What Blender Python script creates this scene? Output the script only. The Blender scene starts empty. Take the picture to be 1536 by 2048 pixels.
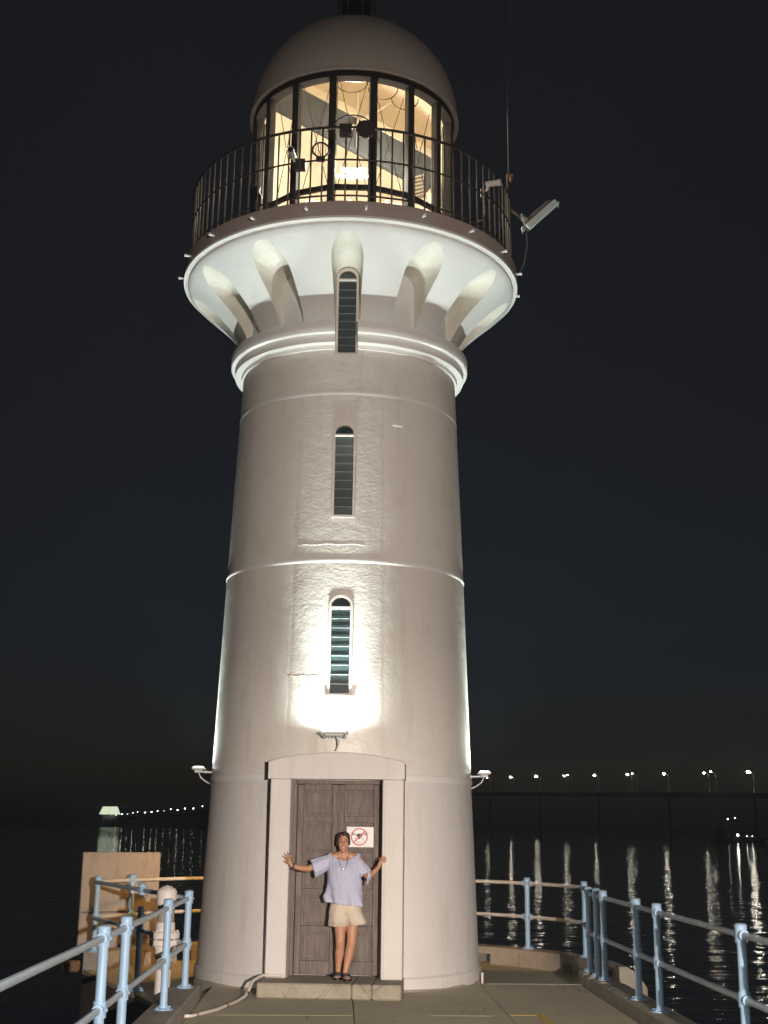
import bpy, bmesh, math, random
from mathutils import Vector, Matrix, Quaternion
random.seed(7)
PI = math.pi
R_ = math.radians
scene = bpy.context.scene
COL = scene.collection

# ------------------------------------------------------------------ camera
# tower axis = world origin, pier deck z = 0, camera looks along +y
cam_d = bpy.data.cameras.new('camera')
cam = bpy.data.objects.new('camera', cam_d)
COL.objects.link(cam)
cam_d.sensor_fit = 'AUTO'
cam_d.sensor_width = 36.0
cam_d.lens = 36.0 * 2530.3 / 2048.0
cam_d.clip_start = 0.05
cam_d.clip_end = 20000.0
CAMH = 1.85
CAMY = -17.27
cam.location = (0.0, CAMY, CAMH)
cam.rotation_mode = 'QUATERNION'
cam.rotation_quaternion = (Matrix.Rotation(-R_(1.73274), 4, 'Z') @ Matrix.Rotation(R_(90.0 + 14.0234), 4, 'X')
                           @ Matrix.Rotation(R_(0.68733), 4, 'Z')).to_quaternion()
scene.camera = cam

# ------------------------------------------------------------------ night sky
w = bpy.data.worlds.new('World')
scene.world = w
w.use_nodes = True
nt = w.node_tree
nt.nodes.clear()
sky = nt.nodes.new('ShaderNodeTexSky')
sky.sky_type = 'NISHITA'
sky.sun_disc = False
sky.sun_elevation = R_(-4.0)
sky.sun_rotation = R_(10.0)
sky.air_density = 1.0
sky.dust_density = 0.4
sky.ozone_density = 2.2
bg = nt.nodes.new('ShaderNodeBackground')
bg.inputs['Strength'].default_value = 0.058
bg2 = nt.nodes.new('ShaderNodeBackground')            # the even city glow of a humid night
bg2.inputs['Color'].default_value = (0.0066, 0.0063, 0.0059, 1)
bg2.inputs['Strength'].default_value = 1.0
addw = nt.nodes.new('ShaderNodeAddShader')
wo = nt.nodes.new('ShaderNodeOutputWorld')
tint = nt.nodes.new('ShaderNodeMix'); tint.data_type = 'RGBA'; tint.blend_type = 'MULTIPLY'
tint.inputs[0].default_value = 1.0; tint.inputs[7].default_value = (0.84, 1.0, 1.08, 1)      # bluish humid air
nt.links.new(sky.outputs[0], tint.inputs[6]); nt.links.new(tint.outputs[2], bg.inputs['Color'])
nt.links.new(bg.outputs[0], addw.inputs[0])
nt.links.new(bg2.outputs[0], addw.inputs[1])
nt.links.new(addw.outputs[0], wo.inputs['Surface'])

scene.view_settings.view_transform = 'Standard'
scene.view_settings.look = 'None'
scene.view_settings.exposure = 0.0
scene.view_settings.gamma = 1.0
scene.view_settings.use_curve_mapping = False
scene.render.engine = 'CYCLES'
scene.cycles.max_bounces = 8
scene.cycles.sample_clamp_indirect = 6.0
scene.cycles.use_light_tree = True

# lamp strengths, colours (each lamp's light is made with its own housing further down)
FLOOD_NARROW_W = 10300.0
FLOOD_WIDE_W = 12200.0
FLOOD_C = (1.0, 0.86, 0.765)
UP_W = 44.0
UP_BEAM_W = 46.0
UP_C = (0.89, 1.0, 0.97)
LANTERN_W = 270.0
SODIUM_W = 140.0
ADDED_FILL_W = 5000.0  # added fill lamp for the near deck and rails
HAZE = 0.00045

# ------------------------------------------------------------------ helpers
def link(o, parent=None):
    COL.objects.link(o)
    if parent is not None:
        o.parent = parent
    return o

def tag(o, label=None, cat=None, group=None, kind=None):
    if label: o['label'] = label
    if cat: o['category'] = cat
    if group: o['group'] = group
    if kind: o['kind'] = kind
    return o

def thing(name, label, cat, loc=(0, 0, 0), rz=0.0, group=None):
    o = bpy.data.objects.new(name, None)
    o.empty_display_size = 0.2
    link(o)
    o.location = loc
    o.rotation_euler = (0, 0, rz)
    return tag(o, label, cat, group)

class MB:
    """collects shapes into one mesh"""
    def __init__(s):
        s.v = []; s.f = []
    def add(s, vs, fs):
        n = len(s.v)
        s.v += [tuple(a) for a in vs]
        s.f += [tuple(i + n for i in q) for q in fs]
        return s
    def box(s, c, d, m=None):
        x, y, z = d[0] / 2, d[1] / 2, d[2] / 2
        vs = [Vector((a, b, e)) for a in (-x, x) for b in (-y, y) for e in (-z, z)]
        if m is not None: vs = [m @ a for a in vs]
        vs = [a + Vector(c) for a in vs]
        return s.add(vs, [(0, 1, 3, 2), (4, 6, 7, 5), (0, 4, 5, 1), (2, 3, 7, 6), (0, 2, 6, 4), (1, 5, 7, 3)])
    def bbox(s, c, d, b=0.008, m=None):
        """box with chamfered edges"""
        bm = bmesh.new()
        bmesh.ops.create_cube(bm, size=1.0)
        for v in bm.verts: v.co = Vector((v.co.x * d[0], v.co.y * d[1], v.co.z * d[2]))
        bmesh.ops.bevel(bm, geom=list(bm.edges), offset=b, segments=1, affect='EDGES')
        bm.verts.index_update()
        vs = [(m @ v.co if m is not None else v.co) + Vector(c) for v in bm.verts]
        fs = [tuple(v.index for v in f.verts) for f in bm.faces]
        bm.free()
        return s.add(vs, fs)
    def lathe(s, prof, seg=48, c=(0, 0, 0), a0=0.0, a1=2 * PI, cap=False, closed=False):
        full = abs(a1 - a0 - 2 * PI) < 1e-6
        n = seg if full else seg + 1
        vs = []
        for i in range(n):
            a = a0 + (a1 - a0) * i / seg
            for (r, z) in prof:
                vs.append((c[0] + r * math.cos(a), c[1] + r * math.sin(a), c[2] + z))
        m = len(prof); fs = []
        for i in range(seg):
            j = (i + 1) % n
            for k in range(m - (0 if closed else 1)):
                k2 = (k + 1) % m
                fs.append((i * m + k, j * m + k, j * m + k2, i * m + k2))
        if not full and closed:
            fs.append(tuple(range(m))[::-1]); fs.append(tuple((n - 1) * m + k for k in range(m)))
        if cap and full:
            fs.append(tuple(i * m for i in range(n))[::-1]); fs.append(tuple(i * m + m - 1 for i in range(n)))
        return s.add(vs, fs)
    def tube(s, pts, r, seg=10, cap=True):
        pts = [Vector(p) for p in pts]
        rs = r if isinstance(r, (list, tuple)) else [r] * len(pts)
        vs = []; up = None
        for i, p in enumerate(pts):
            t = (pts[min(i + 1, len(pts) - 1)] - pts[max(i - 1, 0)]).normalized()
            if up is None:
                up = Vector((0, 0, 1)) if abs(t.z) < 0.9 else Vector((0, 1, 0))
            u = (up - t * up.dot(t)).normalized(); up = u
            b = t.cross(u)
            for k in range(seg):
                a = 2 * PI * k / seg
                vs.append(p + (u * math.cos(a) + b * math.sin(a)) * rs[i])
        fs = []
        for i in range(len(pts) - 1):
            for k in range(seg):
                k2 = (k + 1) % seg
                fs.append((i * seg + k, i * seg + k2, (i + 1) * seg + k2, (i + 1) * seg + k))
        if cap:
            fs.append(tuple(range(seg))[::-1]); fs.append(tuple((len(pts) - 1) * seg + k for k in range(seg)))
        return s.add(vs, fs)
    def ell(s, c, r, seg=16, rings=10, m=None):
        vs = [Vector((0, 0, r[2]))]; fs = []
        for i in range(1, rings):
            t = PI * i / rings
            for k in range(seg):
                a = 2 * PI * k / seg
                vs.append(Vector((r[0] * math.sin(t) * math.cos(a), r[1] * math.sin(t) * math.sin(a), r[2] * math.cos(t))))
        vs.append(Vector((0, 0, -r[2])))
        for k in range(seg):
            fs.append((0, 1 + k, 1 + (k + 1) % seg))
        for i in range(rings - 2):
            for k in range(seg):
                a = 1 + i * seg + k; b = 1 + i * seg + (k + 1) % seg
                fs.append((a, a + seg, b + seg, b))
        e = len(vs) - 1; o = 1 + (rings - 2) * seg
        for k in range(seg):
            fs.append((e, o + (k + 1) % seg, o + k))
        if m is not None: vs = [m @ v for v in vs]
        return s.add([v + Vector(c) for v in vs], fs)
    def cone(s, p0, r0, p1, r1, seg=14):
        """tapered limb with round ends"""
        p0 = Vector(p0); p1 = Vector(p1); t = (p1 - p0)
        L = t.length; t = t / L
        pts = []; rs = []
        for k in range(5):
            a = PI / 2 * k / 5
            pts.append(p0 - t * r0 * math.cos(a)); rs.append(max(r0 * math.sin(a), 1e-4))
        pts.append(p0); rs.append(r0); pts.append(p1); rs.append(r1)
        for k in range(4, -1, -1):
            a = PI / 2 * k / 5
            pts.append(p1 + t * r1 * math.cos(a)); rs.append(max(r1 * math.sin(a), 1e-4))
        return s.tube(pts, rs, seg)
    def prism(s, poly, y0, y1):
        """polygon in x,z extruded along y"""
        n = len(poly)
        vs = [(x, y0, z) for x, z in poly] + [(x, y1, z) for x, z in poly]
        fs = [tuple(range(n)), tuple(range(2 * n - 1, n - 1, -1))]
        for i in range(n):
            j = (i + 1) % n
            fs.append((i, i + n, j + n, j))
        return s.add(vs, fs)
    def zprism(s, poly, z0, z1):
        n = len(poly)
        vs = [(x, y, z0) for x, y in poly] + [(x, y, z1) for x, y in poly]
        fs = [tuple(range(n))[::-1], tuple(range(n, 2 * n))]
        for i in range(n):
            j = (i + 1) % n
            fs.append((i, j, j + n, i + n))
        return s.add(vs, fs)
    def mesh(s, name, mat=None, smooth=False, fix=True):
        me = bpy.data.meshes.new(name)
        me.from_pydata(s.v, [], s.f)
        if fix:
            bm = bmesh.new(); bm.from_mesh(me)
            bmesh.ops.recalc_face_normals(bm, faces=bm.faces)
            bm.to_mesh(me); bm.free()
        if mat is not None: me.materials.append(mat)
        if smooth:
            if smooth is True:
                me.shade_smooth()
            else:
                me.shade_smooth()
                me.set_sharp_from_angle(angle=R_(smooth))
        me.update()
        return me
    def build(s, name, mat, parent=None, smooth=False, loc=None, rz=None, fix=True):
        o = bpy.data.objects.new(name, s.mesh(name, mat, smooth, fix))
        link(o, parent)
        if loc is not None: o.location = loc
        if rz is not None: o.rotation_euler = (0, 0, rz)
        return o

def inst(name, me, parent, loc=(0, 0, 0), rot=(0, 0, 0), scale=None):
    o = bpy.data.objects.new(name, me)
    link(o, parent)
    o.location = loc; o.rotation_euler = rot
    if scale: o.scale = scale
    return o

def evaluated_mesh(o):
    dg = bpy.context.evaluated_depsgraph_get()
    dg.update()
    return bpy.data.meshes.new_from_object(o.evaluated_get(dg))

def cut(o, cutter):
    """boolean difference, applied"""
    md = o.modifiers.new('cut', 'BOOLEAN')
    md.operation = 'DIFFERENCE'; md.solver = 'EXACT'; md.object = cutter
    md.use_self = True
    me = evaluated_mesh(o)
    o.modifiers.clear()
    old = o.data; o.data = me
    bpy.data.meshes.remove(old)

def pol(r, a, z=0.0):
    """azimuth a in degrees, 0 = towards the camera, positive to the right"""
    return Vector((r * math.sin(R_(a)), -r * math.cos(R_(a)), z))

def lamp(name, kind, loc, energy, color, parent=None, **kw):
    d = bpy.data.lights.new(name, kind)
    d.energy = energy; d.color = color
    for k, v in kw.items(): setattr(d, k, v)
    o = bpy.data.objects.new(name, d)
    link(o, parent)
    o.location = loc
    return o

def aim(o, direction):
    o.rotation_mode = 'QUATERNION'
    o.rotation_quaternion = Vector(direction).to_track_quat('-Z', 'Y')

# ------------------------------------------------------------------ materials
MATS = {}
def mat(name, col, rough=0.6, metal=0.0, bump=None, var=None, spec=0.5, emit=None, trans=0.0, coat=0.0, stretch=(1, 1, 1)):
    """principled; bump = list of (scale, strength, distance), var = (scale, amount, second colour)"""
    m = bpy.data.materials.new(name); m.use_nodes = True
    n = m.node_tree.nodes; l = m.node_tree.links
    b = n['Principled BSDF']
    b.inputs['Base Color'].default_value = (*col, 1)
    b.inputs['Roughness'].default_value = rough
    b.inputs['Metallic'].default_value = metal
    b.inputs['Specular IOR Level'].default_value = spec
    b.inputs['Transmission Weight'].default_value = trans
    b.inputs['Coat Weight'].default_value = coat
    if emit:
        b.inputs['Emission Color'].default_value = (*emit[0], 1)
        b.inputs['Emission Strength'].default_value = emit[1]
    if bump or var:
        tc = n.new('ShaderNodeTexCoord'); mp = n.new('ShaderNodeMapping')
        mp.inputs['Scale'].default_value = stretch
        l.new(tc.outputs['Object'], mp.inputs['Vector'])
    if var:
        for ent in (var if isinstance(var, list) else [var]):
            sc, amt, c2 = ent[:3]
            lo, hi = ent[4:6] if len(ent) > 5 else (0.38, 0.68)
            t = n.new('ShaderNodeTexNoise'); t.inputs['Scale'].default_value = sc
            t.inputs['Detail'].default_value = 6; t.inputs['Roughness'].default_value = 0.62
            if len(ent) > 3 and ent[3]:
                m2 = n.new('ShaderNodeMapping'); m2.inputs['Scale'].default_value = ent[3]
                l.new(tc.outputs['Object'], m2.inputs['Vector']); l.new(m2.outputs[0], t.inputs['Vector'])
            else:
                l.new(mp.outputs[0], t.inputs['Vector'])
            r = n.new('ShaderNodeMapRange'); r.inputs['From Min'].default_value = lo; r.inputs['From Max'].default_value = hi
            r.inputs['To Max'].default_value = amt
            l.new(t.outputs[0], r.inputs['Value'])
            mx = n.new('ShaderNodeMix'); mx.data_type = 'RGBA'
            src = b.inputs['Base Color'].links[0].from_socket if b.inputs['Base Color'].links else None
            if src is not None: l.new(src, mx.inputs[6])
            else: mx.inputs[6].default_value = (*col, 1)
            mx.inputs[7].default_value = (*c2, 1)
            l.new(r.outputs[0], mx.inputs[0]); l.new(mx.outputs[2], b.inputs['Base Color'])
    if bump:
        prev = None
        for (sc, st, di) in bump:
            t = n.new('ShaderNodeTexNoise'); t.inputs['Scale'].default_value = sc; t.inputs['Detail'].default_value = 5
            l.new(mp.outputs[0], t.inputs['Vector'])
            bp = n.new('ShaderNodeBump'); bp.inputs['Strength'].default_value = st; bp.inputs['Distance'].default_value = di
            l.new(t.outputs[0], bp.inputs['Height'])
            if prev is not None: l.new(prev.outputs[0], bp.inputs['Normal'])
            prev = bp
        l.new(prev.outputs[0], b.inputs['Normal'])
    MATS[name] = m
    return m

M_PAINT = mat('tower_paint', (0.715, 0.685, 0.625), 0.42, bump=[(5, 0.35, 0.02), (38, 0.35, 0.006), (150, 0.25, 0.003)],
              var=[(1.3, 0.4, (0.62, 0.585, 0.52)), (14, 0.3, (0.66, 0.63, 0.575)), (5, 0.55, (0.50, 0.46, 0.40), (1, 1, 0.10), 0.54, 0.78), (3, 0.5, (0.56, 0.51, 0.44), None, 0.56, 0.74)])
M_ROUGHCAST = mat('roughcast_paint', (0.70, 0.67, 0.645), 0.6, bump=[(30, 0.5, 0.010), (85, 0.7, 0.008)],
                  var=[(1.6, 0.45, (0.59, 0.565, 0.53)), (30, 0.35, (0.62, 0.59, 0.55)), (6, 0.55, (0.46, 0.43, 0.385), (1, 1, 0.12), 0.54, 0.78)], stretch=(1.6, 1.6, 0.55))
M_TRIM = mat('trim_paint', (0.74, 0.72, 0.69), 0.5, bump=[(30, 0.2, 0.004)], var=(2.2, 0.35, (0.64, 0.61, 0.57)))
M_PORCH = mat('porch_paint', (0.645, 0.615, 0.575), 0.6, bump=[(40, 0.3, 0.005), (120, 0.3, 0.003)], var=[(2.2, 0.45, (0.56, 0.53, 0.49)), (7, 0.5, (0.46, 0.425, 0.385), (1, 1, 0.12), 0.54, 0.76)])
M_CORNICE = mat('cornice_paint', (0.74, 0.735, 0.71), 0.62, bump=[(4, 0.3, 0.02), (30, 0.2, 0.004)],
                var=[(1.8, 0.6, (0.64, 0.655, 0.66)), (6, 0.35, (0.68, 0.67, 0.59)), (3.5, 0.5, (0.58, 0.58, 0.55), None, 0.55, 0.75)])
M_STAIN = mat('weathered_niche_paint', (0.70, 0.68, 0.61), 0.65, bump=[(18, 0.3, 0.006)], var=(3.0, 0.7, (0.56, 0.52, 0.41)))
M_FASCIA = mat('fascia_paint', (0.42, 0.345, 0.32), 0.55, bump=[(20, 0.3, 0.005)], var=(3, 0.5, (0.33, 0.27, 0.25)))
M_DOME = mat('dome_paint', (0.56, 0.50, 0.45), 0.5, bump=[(6, 0.2, 0.01)], var=(1.5, 0.5, (0.54, 0.47, 0.43)))
M_IRON = mat('dark_iron', (0.035, 0.032, 0.03), 0.5, var=(9, 0.6, (0.07, 0.055, 0.045)), bump=[(40, 0.2, 0.002)])
M_IRON2 = mat('painted_baluster', (0.10, 0.09, 0.08), 0.5, var=(9, 0.6, (0.16, 0.13, 0.11)))
M_BLACK = mat('black_plastic', (0.012, 0.012, 0.013), 0.45)
M_MATTE = mat('matt_black_paint', (0.03, 0.027, 0.025), 0.95, spec=0.03)
M_WIRE = mat('bronze_wire', (0.06, 0.04, 0.02), 0.5)
M_PLASTER = mat('warm_plaster', (0.76, 0.66, 0.52), 0.75, bump=[(7, 0.15, 0.01)], var=(2.5, 0.5, (0.68, 0.57, 0.43)))
M_BOARD = mat('cabinet_board', (0.62, 0.55, 0.44), 0.6, var=(4, 0.5, (0.5, 0.43, 0.33)))
M_SLATE = mat('slate_beam', (0.045, 0.05, 0.055), 0.7, var=(5, 0.5, (0.065, 0.07, 0.075)))
M_WOOD_TRIM = mat('pale_wood_trim', (0.42, 0.37, 0.27), 0.55, var=(8, 0.5, (0.3, 0.25, 0.17)))
M_TUBE = mat('lamp_tube', (1, 1, 1), 0.4, emit=((1.0, 0.86, 0.62), 26.0))
M_CONC = mat('deck_concrete', (0.50, 0.45, 0.325), 0.85, bump=[(30, 0.4, 0.005), (160, 0.4, 0.002)],
             var=[(0.8, 0.75, (0.37, 0.325, 0.225)), (3.2, 0.6, (0.42, 0.375, 0.26)), (11, 0.5, (0.58, 0.53, 0.40)), (60, 0.45, (0.35, 0.31, 0.22))])
M_CONC2 = mat('kerb_concrete', (0.36, 0.325, 0.27), 0.88, bump=[(18, 0.5, 0.01), (90, 0.4, 0.004)],
              var=[(2.0, 0.7, (0.24, 0.215, 0.17)), (14, 0.5, (0.42, 0.38, 0.31)), (45, 0.3, (0.19, 0.17, 0.14))])
M_SHADED_CONC = mat('shaded_concrete', (0.085, 0.072, 0.055), 0.9, bump=[(14, 0.6, 0.02)], var=[(4, 0.7, (0.045, 0.042, 0.035)), (18, 0.5, (0.14, 0.115, 0.085))])  # shade on the platform's side, put into the concrete colour
M_STEP = mat('step_concrete', (0.36, 0.32, 0.24), 0.88, bump=[(22, 0.5, 0.008), (100, 0.4, 0.003)],
             var=[(3.0, 0.8, (0.22, 0.195, 0.15)), (20, 0.5, (0.40, 0.36, 0.29))])
def add_cracks(m, scale, width, col, dist=0.6):
    n = m.node_tree.nodes; l = m.node_tree.links; b = n['Principled BSDF']
    tc = n.new('ShaderNodeTexCoord')
    nz = n.new('ShaderNodeTexNoise'); nz.inputs['Scale'].default_value = 1.7; nz.inputs['Detail'].default_value = 6
    l.new(tc.outputs['Object'], nz.inputs['Vector'])
    sc = n.new('ShaderNodeVectorMath'); sc.operation = 'SCALE'; sc.inputs['Scale'].default_value = dist
    l.new(nz.outputs['Color'], sc.inputs[0])
    ad = n.new('ShaderNodeVectorMath'); ad.operation = 'ADD'; l.new(tc.outputs['Object'], ad.inputs[0]); l.new(sc.outputs[0], ad.inputs[1])
    vo = n.new('ShaderNodeTexVoronoi'); vo.feature = 'DISTANCE_TO_EDGE'; vo.inputs['Scale'].default_value = scale
    l.new(ad.outputs[0], vo.inputs['Vector'])
    n2 = n.new('ShaderNodeTexNoise'); n2.inputs['Scale'].default_value = 0.9; l.new(tc.outputs['Object'], n2.inputs['Vector'])
    gate = n.new('ShaderNodeMapRange'); gate.inputs['From Min'].default_value = 0.50; gate.inputs['From Max'].default_value = 0.56; l.new(n2.outputs[0], gate.inputs['Value'])
    mr = n.new('ShaderNodeMapRange'); mr.inputs['From Min'].default_value = 0.0; mr.inputs['From Max'].default_value = width
    mr.inputs['To Min'].default_value = 0.75; mr.inputs['To Max'].default_value = 0.0
    l.new(vo.outputs[0], mr.inputs['Value'])
    mu = n.new('ShaderNodeMath'); mu.operation = 'MULTIPLY'; l.new(mr.outputs[0], mu.inputs[0]); l.new(gate.outputs[0], mu.inputs[1])
    mx = n.new('ShaderNodeMix'); mx.data_type = 'RGBA'; mx.inputs[7].default_value = (*col, 1)
    l.new(b.inputs['Base Color'].links[0].from_socket, mx.inputs[6]); l.new(mu.outputs[0], mx.inputs[0]); l.new(mx.outputs[2], b.inputs['Base Color'])
add_cracks(M_CONC, 0.55, 0.006, (0.10, 0.085, 0.06))
add_cracks(M_STEP, 2.2, 0.018, (0.09, 0.075, 0.055))
add_cracks(M_CONC2, 1.3, 0.012, (0.10, 0.085, 0.065))
M_RAIL = mat('pale_blue_rail_paint', (0.345, 0.53, 0.73), 0.38, bump=[(25, 0.15, 0.002), (120, 0.2, 0.001)],
             var=[(7, 0.4, (0.28, 0.44, 0.62)), (40, 0.3, (0.44, 0.61, 0.76)), (26, 0.8, (0.20, 0.13, 0.09), None, 0.66, 0.74)], coat=0.2)
M_GALV = mat('pale_rail_tube', (0.54, 0.655, 0.76), 0.3, bump=[(60, 0.2, 0.001)], var=[(15, 0.5, (0.43, 0.53, 0.63)), (26, 0.8, (0.22, 0.15, 0.10), None, 0.67, 0.74)])
M_PALETUBE = mat('weathered_pale_tube', (0.55, 0.57, 0.58), 0.45, var=(8, 0.5, (0.56, 0.49, 0.44)))
M_YELLOW = mat('yellow_line_paint', (0.62, 0.42, 0.06), 0.7, var=(30, 0.75, (0.40, 0.33, 0.18)))
M_YELLOW_W = mat('worn_yellow_paint', (0.42, 0.345, 0.18), 0.8, var=(22, 0.9, (0.34, 0.305, 0.235)))
M_PVC = mat('white_pvc', (0.70, 0.64, 0.58), 0.4, var=(12, 0.4, (0.58, 0.52, 0.46)))
M_VENT = mat('cream_vent_paint', (0.76, 0.71, 0.66), 0.5, var=(8, 0.5, (0.66, 0.60, 0.54)))
M_PANEL = mat('weathered_plywood', (0.36, 0.32, 0.275), 0.8, bump=[(20, 0.3, 0.005)], var=[(2.2, 0.7, (0.29, 0.24, 0.195)), (12, 0.4, (0.42, 0.36, 0.30)), (9, 0.6, (0.20, 0.165, 0.13), (1, 1, 0.15), 0.54, 0.74)])
M_TIMBER = mat('rusty_timber', (0.20, 0.12, 0.07), 0.85, var=(8, 0.6, (0.12, 0.08, 0.05)))
M_WINFRAME = mat('window_frame_paint', (0.68, 0.63, 0.56), 0.5, var=(9, 0.5, (0.5, 0.42, 0.35)))
M_ALU = mat('aluminium', (0.62, 0.66, 0.66), 0.35, metal=0.6)
M_LAMPGREY = mat('lamp_housing_grey', (0.58, 0.60, 0.58), 0.4)
M_FLOODFACE = mat('pale_lamp_face', (0.62, 0.70, 0.68), 0.3)
M_CCTV = mat('white_camera_shell', (0.82, 0.80, 0.78), 0.25, coat=0.3)
M_WHITE = mat('white_board', (0.80, 0.79, 0.77), 0.45)
M_RED = mat('sign_red', (0.55, 0.035, 0.03), 0.45)
M_INK = mat('sign_ink', (0.02, 0.018, 0.02), 0.5)
M_LED = mat('led_lens', (1, 1, 1), 0.3, emit=((0.93, 1.0, 0.97), 60.0))
M_LAMPHEAD = mat('street_lamp_lens', (1, 1, 1), 0.3, emit=((1.0, 0.93, 0.76), 110.0))
M_LAMPHEAD2 = mat('far_lamp_lens', (1, 1, 1), 0.3, emit=((1.0, 0.95, 0.84), 19.0))
M_CANOPY = mat('lit_canopy', (0.8, 0.9, 0.7), 0.5, emit=((0.90, 1.0, 0.74), 3.0))
M_BRIDGE = mat('bridge_concrete', (0.38, 0.37, 0.35), 0.9)
M_SHORE = mat('dark_shore', (0.03, 0.035, 0.03), 0.95, var=(0.02, 0.6, (0.045, 0.05, 0.04)))
M_HULL = mat('ship_hull', (0.05, 0.05, 0.055), 0.6)
M_PIN = mat('bare_steel_peg', (0.75, 0.76, 0.74), 0.35)
M_SKIN = mat('skin', (0.50, 0.262, 0.155), 0.5, var=(9, 0.5, (0.43, 0.205, 0.12)), bump=[(22, 0.25, 0.006), (90, 0.25, 0.002)])
M_HAIR = mat('dark_brown_hair', (0.035, 0.020, 0.013), 0.45, bump=[(60, 0.7, 0.006)], var=(30, 0.6, (0.075, 0.042, 0.026)), stretch=(1, 0.3, 0.6))
M_BLOUSE = mat('lavender_linen', (0.49, 0.505, 0.65), 0.85, bump=[(11, 0.6, 0.025), (220, 0.3, 0.001)], var=[(6, 0.45, (0.41, 0.42, 0.56)), (260, 0.3, (0.58, 0.59, 0.71))])
M_SHORTS = mat('beige_cotton', (0.64, 0.555, 0.445), 0.9, bump=[(14, 0.6, 0.025), (200, 0.3, 0.001)], var=(8, 0.5, (0.55, 0.465, 0.36)))
M_SHOE = mat('black_leather', (0.015, 0.013, 0.016), 0.4)
M_EYE = mat('eye_white', (0.7, 0.68, 0.66), 0.2)
M_LIP = mat('lips', (0.48, 0.17, 0.13), 0.4)
M_TEETH = mat('teeth', (0.8, 0.76, 0.7), 0.25)
M_SILVER = mat('silver', (0.8, 0.8, 0.8), 0.2, metal=0.9)

def glass_mat(name, tint, fac):
    m = bpy.data.materials.new(name); m.use_nodes = True
    n = m.node_tree.nodes; l = m.node_tree.links
    n.clear()
    tr = n.new('ShaderNodeBsdfTransparent'); tr.inputs[0].default_value = (*tint, 1)
    gl = n.new('ShaderNodeBsdfGlossy'); gl.inputs['Roughness'].default_value = 0.03
    fr = n.new('ShaderNodeLayerWeight'); fr.inputs[0].default_value = 0.5
    pw = n.new('ShaderNodeMath'); pw.operation = 'POWER'; pw.inputs[1].default_value = 4.0
    ml = n.new('ShaderNodeMath'); ml.operation = 'MULTIPLY_ADD'; ml.inputs[1].default_value = fac * 0.45; ml.inputs[2].default_value = 0.03
    l.new(fr.outputs['Facing'], pw.inputs[0])
    mx = n.new('ShaderNodeMixShader'); o = n.new('ShaderNodeOutputMaterial')
    l.new(pw.outputs[0], ml.inputs[0]); l.new(ml.outputs[0], mx.inputs[0])
    l.new(tr.outputs[0], mx.inputs[1]); l.new(gl.outputs[0], mx.inputs[2]); l.new(mx.outputs[0], o.inputs[0])
    return m
M_GLASS = glass_mat('lantern_glass', (0.93, 0.94, 0.93), 1.0)
M_LOUVRE = mat('louvre_glass', (0.035, 0.055, 0.056), 0.2, bump=[(14, 0.1, 0.004)], var=(7, 0.6, (0.02, 0.032, 0.035)), spec=0.5)

def wood_mat():
    m = mat('weathered_door_wood', (0.165, 0.132, 0.11), 0.75, bump=[(16, 0.35, 0.006), (70, 0.35, 0.002)],
            var=[(6, 0.7, (0.255, 0.22, 0.195)), (22, 0.7, (0.085, 0.065, 0.055)), (2.2, 0.6, (0.07, 0.058, 0.05), (1, 1, 0.6), 0.56, 0.72)], stretch=(3.2, 3.2, 0.28))
    return m
M_WOOD = wood_mat()

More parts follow.
